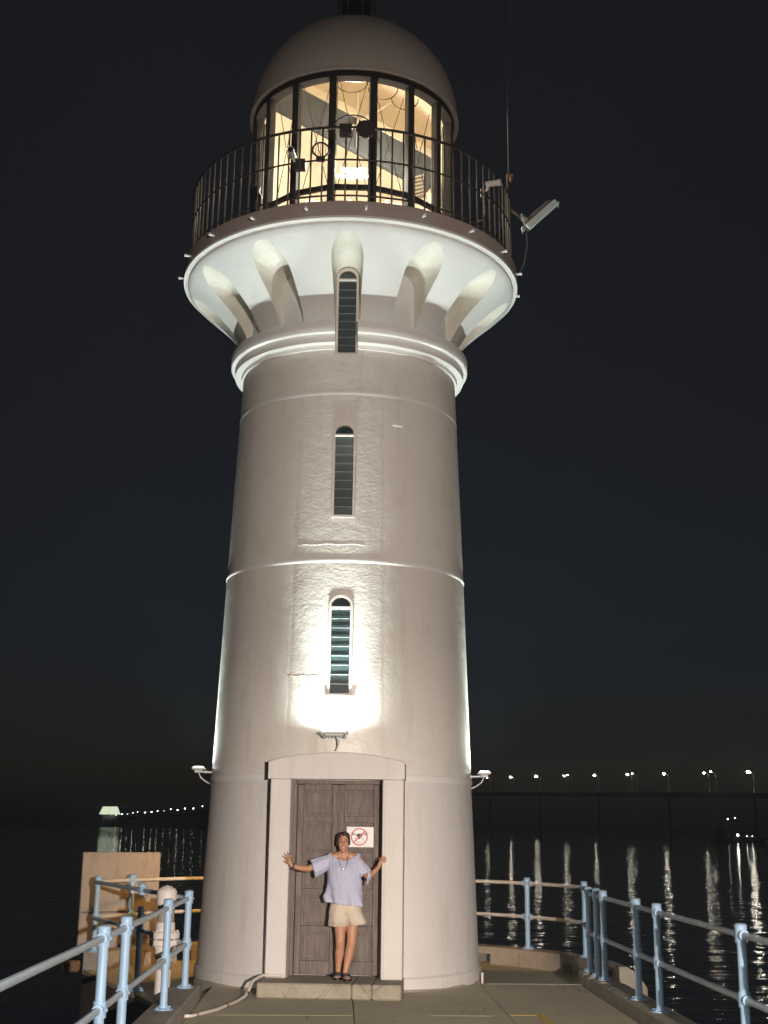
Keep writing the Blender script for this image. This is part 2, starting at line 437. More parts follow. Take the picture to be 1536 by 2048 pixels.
def tower_mat():
    """tower paint, with the trowelled repair strip up the front: rougher relief, glossier paint"""
    m = M_PAINT.copy(); m.name = 'tower_paint_with_strip'
    n = m.node_tree.nodes; l = m.node_tree.links
    b = n['Principled BSDF']
    tc = n.new('ShaderNodeTexCoord'); sp = n.new('ShaderNodeSeparateXYZ')
    l.new(tc.outputs['Object'], sp.inputs[0])
    neg = n.new('ShaderNodeMath'); neg.operation = 'MULTIPLY'; neg.inputs[1].default_value = -1
    l.new(sp.outputs[1], neg.inputs[0])
    at = n.new('ShaderNodeMath'); at.operation = 'ARCTAN2'
    l.new(sp.outputs[0], at.inputs[0]); l.new(neg.outputs[0], at.inputs[1])
    # uneven strip edge
    nz = n.new('ShaderNodeTexNoise'); nz.inputs['Scale'].default_value = 2.5; nz.inputs['Detail'].default_value = 4
    l.new(tc.outputs['Object'], nz.inputs['Vector'])
    off = n.new('ShaderNodeMath'); off.operation = 'MULTIPLY_ADD'; off.inputs[1].default_value = 0.07; off.inputs[2].default_value = 0.0
    l.new(nz.outputs[0], off.inputs[0])
    sh = n.new('ShaderNodeMath'); sh.operation = 'ADD'; l.new(at.outputs[0], sh.inputs[0]); sh.inputs[1].default_value = 0.055
    ab = n.new('ShaderNodeMath'); ab.operation = 'ABSOLUTE'; l.new(sh.outputs[0], ab.inputs[0])
    ad = n.new('ShaderNodeMath'); ad.operation = 'ADD'; l.new(ab.outputs[0], ad.inputs[0]); l.new(off.outputs[0], ad.inputs[1])
    st = n.new('ShaderNodeMapRange'); st.inputs['From Min'].default_value = 0.395; st.inputs['From Max'].default_value = 0.365
    l.new(ad.outputs[0], st.inputs['Value'])            # 1 inside the strip
    # relief of the strip: trowel ridges
    mp = n.new('ShaderNodeMapping'); mp.inputs['Scale'].default_value = (1, 1, 1.7)
    l.new(tc.outputs['Object'], mp.inputs['Vector'])
    t1 = n.new('ShaderNodeTexNoise'); t1.inputs['Scale'].default_value = 7.0; t1.inputs['Detail'].default_value = 6
    t1.inputs['Roughness'].default_value = 0.6; t1.inputs['Distortion'].default_value = 0.9
    l.new(mp.outputs[0], t1.inputs['Vector'])
    mu = n.new('ShaderNodeMath'); mu.operation = 'MULTIPLY'; l.new(t1.outputs[0], mu.inputs[0]); l.new(st.outputs[0], mu.inputs[1])
    bp = n.new('ShaderNodeBump'); bp.inputs['Strength'].default_value = 0.30; bp.inputs['Distance'].default_value = 0.02
    l.new(mu.outputs[0], bp.inputs['Height'])
    l.new(b.inputs['Normal'].links[0].from_socket, bp.inputs['Normal'])
    l.new(bp.outputs[0], b.inputs['Normal'])
    rr = n.new('ShaderNodeMapRange'); rr.inputs['To Min'].default_value = 0.42; rr.inputs['To Max'].default_value = 0.37
    l.new(st.outputs[0], rr.inputs['Value']); l.new(rr.outputs[0], b.inputs['Roughness'])
    return m
M_TOWER = tower_mat()

def water_mat():
    m = bpy.data.materials.new('night_sea'); m.use_nodes = True
    n = m.node_tree.nodes; l = m.node_tree.links
    b = n['Principled BSDF']
    b.inputs['Base Color'].default_value = (0.006, 0.010, 0.012, 1)
    b.inputs['Roughness'].default_value = 0.035
    b.inputs['IOR'].default_value = 1.33
    tc = n.new('ShaderNodeTexCoord')
    prev = None
    for sc, st, di, sx in ((0.30, 0.6, 0.26, 0.6), (1.4, 0.45, 0.05, 0.8), (6.0, 0.25, 0.008, 1.0)):
        mp = n.new('ShaderNodeMapping'); mp.inputs['Scale'].default_value = (sx, 1.0, 1.0); mp.inputs['Rotation'].default_value = (0, 0, 0.3)
        l.new(tc.outputs['Object'], mp.inputs['Vector'])
        t = n.new('ShaderNodeTexNoise'); t.inputs['Scale'].default_value = sc; t.inputs['Detail'].default_value = 3
        l.new(mp.outputs[0], t.inputs['Vector'])
        bp = n.new('ShaderNodeBump'); bp.inputs['Strength'].default_value = st; bp.inputs['Distance'].default_value = di
        l.new(t.outputs[0], bp.inputs['Height'])
        if prev is not None: l.new(prev.outputs[0], bp.inputs['Normal'])
        prev = bp
    l.new(prev.outputs[0], b.inputs['Normal'])
    return m
M_WATER = water_mat()

# ------------------------------------------------------------------ the setting: sea, shore, pier, platform
SEA = -3.2
wm = MB(); wm.add([(-6500, -1500, SEA), (6500, -1500, SEA), (6500, 7000, SEA), (-6500, 7000, SEA)], [(0, 1, 2, 3)])
tag(wm.build('sea', M_WATER), kind='structure')
# low far shore
sm = MB()
pts = []
N = 60
for i in range(N + 1):
    a = R_(-40 + 80 * i / N)
    d = 4200 + 300 * math.sin(i * 0.7)
    pts.append((d * math.sin(a), d * math.cos(a), 9 + 5 * math.sin(i * 1.3) + 4 * math.sin(i * 0.37)))
vs = []; fs = []
for (x, y, h) in pts:
    vs += [(x, y, SEA - 0.5), (x, y, SEA + h), (x * 1.25, y * 1.25, SEA + h * 1.3)]
for i in range(N):
    a = i * 3
    fs += [(a, a + 3, a + 4, a + 1), (a + 1, a + 4, a + 5, a + 2)]
sm.add(vs, fs)
tag(sm.build('far_shore', M_SHORE), kind='structure')

# pier deck: slabs with open joints on a dark beam
DX0, DX1 = -1.50, 3.00
deck = tag(bpy.data.objects.new('pier_deck', None), kind='structure'); link(deck)
xs = [DX0, 0.168, 1.76, DX1]
ys = [-42.0, -34.0, -26.0, -18.0, -13.0, -8.0, -0.72]
for i in range(3):
    for j in range(len(ys) - 1):
        b = MB()
        g = 0.008
        b.bbox(((xs[i] + xs[i + 1]) / 2, (ys[j] + ys[j + 1]) / 2, -0.10 - 0.002 * ((i + j) % 2)),
               (xs[i + 1] - xs[i] - g, ys[j + 1] - ys[j] - g, 0.2), 0.006)
        b.build('deck_slab', M_CONC, deck)
b = MB(); b.box(((DX0 + DX1) / 2, -21.36, -0.46), (DX1 - DX0 - 0.1, 41.2, 0.5)); b.build('deck_beam', M_CONC2, deck)
pil = MB(); pil.lathe([(0.3, -8.0), (0.3, -0.7)], 20, cap=True)
pme = pil.mesh('pile', M_CONC2, 40)
for y in (-36, -30, -24, -18, -12, -6):
    for x in (-1.0, 2.5):
        inst('pile', pme, deck, (x, y, 0))

# platform ring round the tower, its front-left side cut straight
PZ = -0.09
ANG_L, ANG_R = 160.0, -10.0     # math angles of the two ends of the kerb ring
plat = tag(bpy.data.objects.new('tower_platform', None), kind='structure'); link(plat)
poly = [(-1.52, -0.712), (-1.52, -2.70), (-1.78, -2.72)]
poly += [(3.74 * math.cos(R_(a)), 3.74 * math.sin(R_(a))) for a in range(int(ANG_L), -11, -3)]
poly += [(3.70, -0.712)]
b = MB(); b.zprism(poly[::-1], -0.75, PZ - 0.052); b.build('platform_slab', M_SHADED_CONC, plat)
b = MB(); b.zprism([(x * 0.998, y * 0.998) for x, y in poly[::-1]], PZ - 0.05, PZ); b.build('platform_topping', M_CONC, plat)
b = MB(); b.lathe([(2.9, -8.0), (2.9, -0.76)], 40, cap=True); b.build('platform_drum', M_CONC2, plat, smooth=40)
# light arris where the pier slab meets the lower platform
b = MB(); b.bbox((2.42, -0.755, -0.045), (1.20, 0.06, 0.1), 0.01); b.build('deck_nosing', M_CONC2, deck)

kerb = tag(bpy.data.objects.new('platform_kerb', None), kind='structure'); link(kerb)
def arc_block(name, a0, a1, z0, z1, r0=3.41, r1=3.74, mt=M_CONC2):
    b = MB()
    n = max(2, int(abs(a1 - a0) / 2.0))
    c = 0.014
    prof = [(r0, z0), (r0, z1 - c), (r0 + c, z1), (r1 - c, z1), (r1, z1 - c), (r1, z0)]
    b.lathe(prof, n, a0=R_(a0), a1=R_(a1), closed=True)
    return b.build(name, mt, kerb)
def scup(px_ang, half=2.1): return (px_ang - half, px_ang + half)
holes = sorted([scup(50.5), scup(21.0), scup(132.0), scup(92.0)])
a = -9.5
for (h0, h1) in holes:
    arc_block('kerb_block', a, h0, PZ - 0.3, 0.15)
    arc_block('kerb_lintel', h0 + 0.02, h1 - 0.02, 0.045, 0.147)
    a = h1
arc_block('kerb_block', a, ANG_L, PZ - 0.3, 0.15)

# pier kerbs
def kerb_run(name, x0, x1, breaks, zlow=-0.72):
    k = tag(bpy.data.objects.new(name, None), kind='structure'); link(k)
    for i in range(len(breaks) - 1):
        y0, y1 = breaks[i], breaks[i + 1]
        b = MB(); b.bbox(((x0 + x1) / 2, (y0 + y1) / 2, (zlow + 0.15) / 2), (x1 - x0, y1 - y0 - 0.012, 0.15 - zlow), 0.014)
        b.build('kerb_block', M_CONC2, k)
    return k
kerb_run('pier_kerb_left', -1.82, -1.504, [-42, -36, -30, -24, -18, -13.5, -9.2, -5.6, -2.52])
kr = kerb_run('pier_kerb_right', 3.004, 3.30, [-42, -36, -30, -24, -18, -13, -8.4, -5.3, -3.25, -1.95])
for (y0, y1) in ((-1.86, -1.46), (-1.34, -1.06), (-0.95, -0.60)):
    b = MB(); b.bbox((3.15, (y0 + y1) / 2, -0.285), (0.29, y1 - y0, 0.87), 0.02); b.build('kerb_block', M_CONC2, kr)
b = MB(); b.box((3.17, -1.25, -0.45), (0.25, 1.34, 0.5)); b.build('kerb_footing', M_CONC2, kr)

# painted lines on the deck
def paint(name, label, pts, mt=M_YELLOW, z=0.0042):
    b = MB(); b.zprism(pts, 0.0008, z); o = b.build(name, mt)
    return tag(o, label, 'line')
paint('painted_line', 'faded thin yellow line painted across deck left of the long joint',
      [(-1.22, -3.62), (0.155, -3.60), (0.155, -3.575), (-1.22, -3.595)], M_YELLOW_W)
paint('painted_line', 'thin yellow corner line with a broad leg on the right deck slabs',
      [(1.775, -3.485), (2.045, -3.485), (2.045, -9.0), (2.145, -9.0), (2.145, -3.455), (1.775, -3.455)], M_YELLOW)
paint('painted_line', 'broken worn yellow dashes between the two deck joints',
      [(0.95, -3.56), (1.60, -3.55), (1.60, -3.52), (0.95, -3.53)], M_YELLOW_W)

# ------------------------------------------------------------------ lighthouse
LH = thing('lighthouse', 'tall white round lighthouse tower with flared gallery and glazed lantern', 'lighthouse')
SEG = 96
def lathe_part(name, prof, mt, parent=LH, seg=SEG, closed=True, smooth=30):
    b = MB(); b.lathe(prof, seg, closed=closed); return b.build(name, mt, parent, smooth=smooth)

def Rt(z):
    P = [(0.15, 1.815), (2.42, 1.727), (5.10, 1.634), (7.36, 1.543), (8.05, 1.515), (9.5, 1.47)]
    for (z0, r0), (z1, r1) in zip(P, P[1:]):
        if z <= z1: return r0 + (r1 - r0) * (z - z0) / (z1 - z0)
    return P[-1][1]

IN = 1.05      # inner radius of the wall
def shell(zs, rfun, rin=IN):
    return [(rin, zs[0])] + [(rfun(z), z) for z in zs] + [(rin, zs[-1])]
def steps(z0, z1, n): return [z0 + (z1 - z0) * i / n for i in range(n + 1)]

plinth = lathe_part('plinth', [(IN, -0.3), (1.842, -0.3), (1.842, 0.135), (1.822, 0.158), (IN, 0.158)], M_ROUGHCAST)
fm = MB(); fv = []
NF = 160
for k in range(NF):
    a = 2 * PI * k / NF
    rr = 1.842 + 0.028 + 0.014 * math.sin(5 * a + 1) + 0.010 * math.sin(17 * a) + random.uniform(-0.004, 0.004)
    fv += [(1.835 * math.cos(a), 1.835 * math.sin(a), 0.026 + 0.006 * math.sin(9 * a)), ((rr - 0.012) * math.cos(a), (rr - 0.012) * math.sin(a), 0.007), (rr * math.cos(a), rr * math.sin(a), -0.12)]
ff = []
for k in range(NF):
    j = (k + 1) % NF
    for q in range(2): ff.append((k * 3 + q, j * 3 + q, j * 3 + q + 1, k * 3 + q + 1))
fm.add(fv, ff); fm.build('mortar_fillet', M_CONC2, LH, smooth=True)
base_wall = lathe_part('base_wall', shell(steps(0.158, 2.40, 4), Rt), M_ROUGHCAST)
bandA = lathe_part('string_course', [(IN, 2.40), (Rt(2.40) + 0.004, 2.40), (1.738, 2.42), (1.742, 2.45), (1.735, 2.475), (Rt(2.48), 2.49), (IN, 2.49)], M_TRIM)
mid_wall = lathe_part('shaft_wall', shell(steps(2.49, 5.09, 5), Rt), M_TOWER)
bandB = lathe_part('string_course', [(IN, 5.09), (Rt(5.09), 5.09), (1.640, 5.10), (1.6425, 5.12), (1.639, 5.145), (Rt(5.15), 5.165), (IN, 5.165)], M_TRIM)
up_wall = lathe_part('shaft_wall', shell(steps(5.165, 7.355, 5), Rt), M_TOWER)
bandC = lathe_part('string_course', [(IN, 7.355), (Rt(7.355), 7.355), (1.5445, 7.362), (1.5455, 7.385), (1.544, 7.405), (Rt(7.42), 7.415), (IN, 7.415)], M_TRIM)
top_wall = lathe_part('shaft_wall', shell(steps(7.415, 8.00, 3) , Rt), M_TOWER)
collar = lathe_part('collar_moulding', [(IN, 8.00), (1.545, 8.00), (1.552, 8.055), (1.638, 8.06), (1.642, 8.175), (1.693, 8.18), (1.700, 8.20), (1.702, 8.33),
                                        (1.690, 8.352), (1.60, 8.372), (IN, 8.372)], M_TRIM)
neck_wall = lathe_part('neck_wall', [(IN, 8.372), (1.478, 8.372), (1.468, 9.43), (IN, 9.43)], M_CORNICE)
flare_prof = [(1.4715, 8.374), (1.505, 8.374), (1.53, 8.45), (1.572, 8.545), (1.64, 8.66), (1.74, 8.79), (1.87, 8.93), (2.02, 9.07), (2.17, 9.20), (2.30, 9.315),
              (2.362, 9.375), (2.37, 9.40), (2.37, 9.428), (1.4715, 9.428)]
flare = lathe_part('flared_cornice', flare_prof, M_CORNICE, seg=192)
flare.data.materials.append(M_STAIN)
rim = lathe_part('cornice_rim', [(2.30, 9.4285), (2.392, 9.4285), (2.400, 9.437), (2.425, 9.437), (2.432, 9.445), (2.432, 9.475), (2.30, 9.475)], M_TRIM, seg=128)
fascia = lathe_part('gallery_fascia', [(1.2, 9.4755), (2.424, 9.4755), (2.424, 9.675), (2.412, 9.69), (1.2, 9.69)], M_FASCIA, seg=128)

# round-headed niches cut radially through the flare, every 30 degrees
def arch_ring(hw, zb, zs, n=10):
    pts = [(-hw, zb), (hw, zb)]
    for k in range(n + 1):
        t = PI * k / n
        pts.append((hw * math.cos(t), zs + hw * math.sin(t)))
    return pts
def radial_cutter(mb, az, hw0, hw1, zb, zt0, zt1, r0, r1):
    A = arch_ring(hw0, zb, zt0 - hw0); B = arch_ring(hw1, zb, zt1 - hw1)
    n = len(A); vs = []
    ca, sa = math.cos(R_(az)), math.sin(R_(az))
    for (pp, r) in ((A, r0), (B, r1)):
        for (x, z) in pp:
            vs.append((x * ca + r * sa, x * sa - r * ca, z))
    fs = [tuple(range(n)), tuple(range(2 * n - 1, n - 1, -1))]
    for i in range(n):
        j = (i + 1) % n; fs.append((i, i + n, j + n, j))
    mb.add(vs, fs)
cm = MB()
for k in range(12):
    radial_cutter(cm, -1.6 + 30 * k, 0.158 if k == 0 else 0.180, 0.262 if k == 0 else 0.325, 8.20, 9.175, 9.375, 1.40, 2.60)
cutter = cm.build('niche_cutter', M_STAIN)
cut(flare, cutter)
# the inside of each niche is the stained paint: faces that lie off the flare's own profile
prof_pts = flare_prof[1:12]
def on_profile(r, z):
    best = 9
    for (a, b) in zip(prof_pts, prof_pts[1:]):
        ax, az_ = a; bx, bz = b
        t = max(0, min(1, ((r - ax) * (bx - ax) + (z - az_) * (bz - az_)) / ((bx - ax) ** 2 + (bz - az_) ** 2)))
        best = min(best, math.hypot(r - ax - t * (bx - ax), z - az_ - t * (bz - az_)))
    return best < 0.012
me = flare.data
for p in me.polygons:
    c = p.center
    ok = on_profile(math.hypot(c.x, c.y), c.z) and all(on_profile(math.hypot(me.vertices[i].co.x, me.vertices[i].co.y), me.vertices[i].co.z) for i in p.vertices)
    p.material_index = 0 if ok or c.z > 9.41 else 1
me.shade_smooth(); me.set_sharp_from_angle(angle=R_(32))
bpy.data.objects.remove(cutter)

# windows: niches cut in the wall, frames and glass louvres inside
def cut_many(objs, mb):
    c = mb.build('cutter', M_STAIN)
    for o in objs: cut(o, c)
    bpy.data.objects.remove(c)
AZW = -1.75
WIN = [(3.41, 4.675, 0.150), (5.68, 6.955, 0.150), (7.925, 9.16, 0.150)]
for (zb, zt, hw), objs in zip(WIN, ([mid_wall], [up_wall], [top_wall, collar, neck_wall])):
    c = MB(); radial_cutter(c, AZW, hw, hw, zb, zt, zt, 1.22, 2.2); cut_many(objs, c)
for o in (mid_wall, up_wall, top_wall, collar, neck_wall):
    o.data.shade_smooth(); o.data.set_sharp_from_angle(angle=R_(32))

def arch_band(hw, zb, zt, wd, n=14):
    """outline strip of an arch-topped frame: outer and inner loops (x,z)"""
    out = [(hw, zb)]; inn = [(hw - wd, zb + wd)]
    zs = zt - hw
    for k in range(n + 1):
        t = PI * k / n
        out.append((hw * math.cos(t), zs + hw * math.sin(t)))
        inn.append(((hw - wd) * math.cos(t), zs + (hw - wd) * math.sin(t)))
    out.append((-hw, zb)); inn.append((-hw + wd, zb + wd))
    return out, inn
def band_mesh(mb, out, inn, y0, y1):
    n = len(out); vs = []
    for y in (y0, y1):
        vs += [(x, y, z) for x, z in out] + [(x, y, z) for x, z in inn]
    fs = []
    for i in range(n):
        j = (i + 1) % n
        fs += [(i, j, n + j, n + i), (2 * n + i, 3 * n + i, 3 * n + j, 2 * n + j), (i, 2 * n + i, 2 * n + j, j), (n + i, n + j, 3 * n + j, 3 * n + i)]
    mb.add(vs, fs)
def make_window(zb, zt, hw, nsl, tilt, proud, label):
    rb, rt = Rt(zb), Rt(zt)
    if zb > 7.5: rb = rt = 1.50
    root = bpy.data.objects.new('window', None); link(root, LH)
    lean = math.atan2(rb - rt, zt - zb)
    root.location = pol(rb, AZW, zb); root.rotation_euler = (-lean, 0, R_(AZW))
    root['label'] = label
    H = zt - zb
    f = MB(); o, i = arch_band(hw - 0.002, 0.002, H - 0.002, 0.030); band_mesh(f, o, i, -proud, 0.16); f.build('frame', M_WINFRAME, root, smooth=25)
    zs = H - hw
    t = MB(); t.bbox((0, 0.01, zs - 0.012), (2 * hw - 0.062, 0.06, 0.026), 0.003); t.build('transom', M_WINFRAME, root)
    fl = MB(); n = 12; r = hw - 0.033
    fl.prism([(r * math.cos(PI * k / n), zs + 0.004 + r * math.sin(PI * k / n)) for k in range(n + 1)], 0.03, 0.036); fl.build('fanlight_pane', M_LOUVRE, root)
    z0, z1 = 0.034, zs - 0.03
    ph = (z1 - z0) / nsl
    sl = MB(); sl.box((0, 0, 0), (2 * hw - 0.066, 0.006, ph * 0.99)); sme = sl.mesh('louvre_slat', M_LOUVRE)
    ed = MB(); ed.box((0, 0, 0), (2 * hw - 0.068, 0.010, 0.0045)); eme = ed.mesh('slat_clip_rail', M_ALU)
    for k in range(nsl):
        z = z0 + ph * (k + 0.5)
        inst('louvre_slat', sme, root, (0, 0.045, z), (tilt + random.uniform(-0.03, 0.03), 0, 0))
        if k: inst('slat_clip_rail', eme, root, (0, 0.030, z0 + ph * k))
    if zb < 7.5 and zb < 4:
        s = MB(); s.bbox((0, -0.015, -0.008), (2 * hw + 0.05, 0.075, 0.03), 0.004); s.build('sill', M_WINFRAME, root)
        hd = MB(); oo, ii = arch_band(hw + 0.012, 0.1, H + 0.012, 0.014)
    bk = MB(); bk.box((0, 0.17, H / 2), (2 * hw - 0.01, 0.01, H - 0.01)); bk.build('blind_back', M_BLACK, root)
    return root
make_window(*WIN[0], 9, 0.02, 0.012, 'lowest arched louvre window lit by the lamp beneath it')
make_window(*WIN[1], 9, 0.30, 0.014, 'middle arched louvre window with dark panes')
make_window(*WIN[2], 9, 0.45, 0.004, 'top louvre window set in a niche through the collar')

# small pale patch of repaired paint
p = MB(); c0 = pol(Rt(7.0) + 0.004, 24.5, 6.99); p.bbox((0, 0, 0), (0.15, 0.012, 0.035), 0.005)
p.build('repair_patch', M_TRIM, LH, loc=c0, rz=R_(24.5))
# raised edges of the repair strip
for az, z0, z1, wd in ((-24.5, 2.62, 5.07, 0.012), (-22.5, 5.19, 7.33, 0.008)):
    b = MB()
    n = 24
    b.tube([pol(Rt(z0 + (z1 - z0) * k / n) - 0.003, az + 0.35 * math.sin(k * 1.1) + 0.2 * math.sin(k * 2.9), z0 + (z1 - z0) * k / n) for k in range(n + 1)], wd * 0.30, 6)
    b.build('strip_edge', M_PAINT, LH, smooth=True)
for z, a0, a1 in ((3.66, -24, -10), (5.33, -22, 8)):
    b = MB(); b.tube([pol(Rt(z) - 0.002, a0 + (a1 - a0) * k / 10, z + 0.006 * math.sin(k * 1.7)) for k in range(11)], 0.007, 6)
    b.build('trowel_ridge', M_PAINT, LH, smooth=True)

# steel pegs round the fascia
pg = MB(); pg.tube([(0, 0.03, 0), (0, -0.075, 0)], 0.016, 8); pg.tube([(0, -0.06, 0), (0, -0.09, 0)], 0.022, 8)
pgm = pg.mesh('peg', M_PIN, 40)
for k in range(20):
    az = -14.0 + 18 * k
    inst('peg', pgm, LH, pol(2.424, az, 9.565), (0, 0, R_(az)))

# gallery railing
RR = 2.345
for nm, z, r in (('top_rail', 10.785, 0.019), ('middle_rail', 10.315, 0.013), ('bottom_rail', 9.80, 0.013)):
    b = MB(); b.tube([pol(RR, 360 * k / 120, z) for k in range(121)], r, 8, cap=False); b.build(nm, M_IRON, LH, smooth=True)
bl = MB(); bl.tube([(0, 0, 9.69), (0, 0, 10.785)], 0.0135, 6); blm = bl.mesh('baluster', M_IRON2, True)
for k in range(96):
    az = 360 * k / 96 + 1.2
    inst('baluster', blm, LH, pol(RR, az, 0))

# lantern: sixteen panes between iron mullions
NP = 16
LR = 1.44
LZ0, LZ1 = 9.692, 12.10
ml = MB(); ml.bbox((0, 0, (LZ0 + LZ1) / 2), (0.105, 0.11, LZ1 - LZ0), 0.012); ml.bbox((0, -0.062, (LZ0 + LZ1) / 2), (0.05, 0.02, LZ1 - LZ0 - 0.02), 0.004)
mlm = ml.mesh('mullion', M_IRON)
hw = LR * math.sin(PI / NP) - 0.05
ra = LR * math.cos(PI / NP)
pn = MB(); pn.box((0, 0, (LZ0 + LZ1) / 2), (2 * hw - 0.01, 0.006, LZ1 - LZ0 - 0.08)); pnm = pn.mesh('glass_pane', M_GLASS)
tr = MB(); tr.bbox((0, 0, 0), (2 * hw + 0.01, 0.055, 0.075), 0.006); trm = tr.mesh('transom_bar', M_IRON)
sb = MB(); sb.bbox((0, 0, 0), (2 * hw + 0.01, 0.07, 0.04), 0.006); sbm = sb.mesh('sill_bar', M_IRON)
wi = MB()
for s in (-1, 1):
    wi.tube([(-s * hw * 0.95, 0, -0.85), (0, 0.01, 0.02 * s), (s * hw * 0.95, 0, 0.9)], 0.0055, 5)
wim = wi.mesh('bracing_wire', M_WIRE, True)
for k in range(NP):
    az = 360 / NP * (k + 0.5) - 0.8
    inst('mullion', mlm, LH, pol(LR, az, 0), (0, 0, R_(az)))
    ap = 360 / NP * k - 0.8
    front = abs(((ap + 180) % 360) - 180) < 100
    inst('glass_pane', pnm, LH, pol(ra, ap, 0), (0, 0, R_(ap)))
    inst('transom_bar', trm, LH, pol(ra, ap, 10.42), (0, 0, R_(ap)))
    inst('sill_bar', sbm, LH, pol(ra, ap, LZ0 + 0.021), (0, 0, R_(ap)))
    if front:
        inst('bracing_wire', wim, LH, pol(ra - 0.07, ap, 11.2 + random.uniform(-0.08, 0.08)), (0, 0, R_(ap)), (1, 1, random.uniform(0.85, 1.05)))
lathe_part('lantern_head', [(1.36, 12.10), (1.505, 12.10), (1.515, 12.12), (1.515, 12.185), (1.36, 12.185)], M_MATTE)
# dome with a thin lip
dp = [(1.575, 12.155), (1.585, 12.165), (1.585, 12.205), (1.573, 12.22)]
for k in range(1, 24):
    t = PI / 2 * k / 24
    dp.append((1.573 * math.cos(t), 12.22 + 1.575 * math.sin(t)))
dp += [(0.03, 13.795), (0.03, 13.74)]
for k in range(23, 0, -1):
    t = PI / 2 * k / 24
    dp.append((1.50 * math.cos(t), 12.20 + 1.52 * math.sin(t)))
dp.append((1.50, 12.186))
dome = lathe_part('dome', dp, M_DOME, smooth=30)
# lined inside: plaster vault and rear wall
vp = [(1.49, 12.187)] + [(1.46 * math.cos(PI / 2 * k / 12), 12.20 + 1.40 * math.sin(PI / 2 * k / 12)) for k in range(0, 12)] + [(0.01, 13.60)]
b = MB(); b.lathe(vp, 64); b.build('vault_lining', M_PLASTER, LH, smooth=40)
b = MB(); b.lathe([(1.33, 9.70), (1.33, 12.18), (1.355, 12.18), (1.355, 9.70)], 40, a0=R_(-2), a1=R_(182), closed=True); b.build('rear_wall_lining', M_PLASTER, LH, smooth=40)
# equipment cabinet boards under the lamp
for k in range(7):
    b = MB(); b.bbox((0.02, 0.30, 10.27 + 0.128 * k), (1.5, 0.04, 0.122), 0.006); b.build('cabinet_board', M_BOARD, LH)
for x in (-0.62, -0.05, 0.52):
    b = MB(); b.bbox((x, 0.255, 10.66), (0.05, 0.03, 0.9), 0.004); b.build('cabinet_post', M_PLASTER, LH)
# sloping beam across the lantern and its pale trim
def sloped(name, y, p0, p1, th, dep, mt):
    v = Vector((p1[0] - p0[0], 0, p1[1] - p0[1])); L = v.length; a = math.atan2(v.z, v.x)
    b = MB(); b.bbox((0, 0, 0), (L, dep, th), 0.006)
    o = b.build(name, mt, LH); o.location = ((p0[0] + p1[0]) / 2, y, (p0[1] + p1[1]) / 2); o.rotation_euler = (0, -a, 0)
    return o
sloped('sloping_beam', 0.35, (-1.18, 12.92), (1.26, 11.56), 0.50, 0.12, M_SLATE)
sloped('beam_trim', 0.33, (-0.80, 13.06), (1.24, 11.93), 0.13, 0.10, M_WOOD_TRIM)
for x0, z0, x1, z1 in ((-0.15, 12.2, 0.55, 12.75), (-0.02, 12.35, 0.35, 12.02), (0.05, 11.9, 0.05, 12.9)):
    b = MB(); b.tube([(x0, 0.2, z0), (x1, 0.2, z1)], 0.015, 6); b.build('conduit', M_WOOD_TRIM, LH)
for cx, cz, cr in ((0.42, 12.62, 0.22), (0.75, 12.45, 0.2), (-0.05, 12.75, 0.25)):
    b = MB(); b.tube([(cx + cr * math.cos(t * PI / 10), -0.4, cz - cr * 0.9 * math.sin(t * PI / 10)) for t in range(11)], 0.009, 5); b.build('hanging_cable', M_WIRE, LH)
for k in range(6):
    b = MB(); b.bbox((0, 0, 0), (0.34, 0.10, 0.032), 0.004); o = b.build('vent_slat', M_BOARD, LH, loc=(0.90, -0.1, 10.98 + 0.062 * k)); o.rotation_euler = (0, -0.30, 0)
# batten lamp in the lantern
b = MB(); b.tube([(-0.19, -0.10, 11.40), (0.19, -0.10, 11.40)], 0.045, 12); b.build('lamp_tube', M_TUBE, LH, smooth=40)
b = MB(); b.bbox((0.0, -0.02, 11.33), (0.62, 0.10, 0.05), 0.006); b.build('lamp_batten', M_WINFRAME, LH)
lamp('lantern_light', 'POINT', (0.0, -0.30, 11.36), LANTERN_W, (1.0, 0.87, 0.70), LH, shadow_soft_size=0.15)

# cage on top of the dome
for k in range(8):
    az = 45 * k + 18
    b = MB(); b.tube([pol(0.30, az, 13.72), pol(0.30, az, 14.75)], 0.014, 6); b.build('cage_post', M_IRON2, LH)
for z in (14.2, 14.74):
    b = MB(); b.tube([pol(0.30, 15 * k, z) for k in range(25)], 0.012, 6, cap=False); b.build('cage_ring', M_IRON2, LH, smooth=True)
b = MB(); b.lathe([(0.02, 13.78), (0.16, 13.78), (0.16, 13.9), (0.22, 13.95), (0.24, 14.35), (0.2, 14.5), (0.02, 14.55)], 24); b.build('roof_beacon', M_BLACK, LH, smooth=30)

# ---- portal, door
PR = R_(-5.0)                     # the porch faces a little to the left of the camera
port = bpy.data.objects.new('porch', None); link(port, LH)
port.location = (-0.055, -1.92, 0.0); port.rotation_euler = (0, 0, PR)
OX0, OX1 = -0.548, 0.543          # opening, local x
PX0, PX1 = -0.792, 0.792
ST = 0.165                        # step height
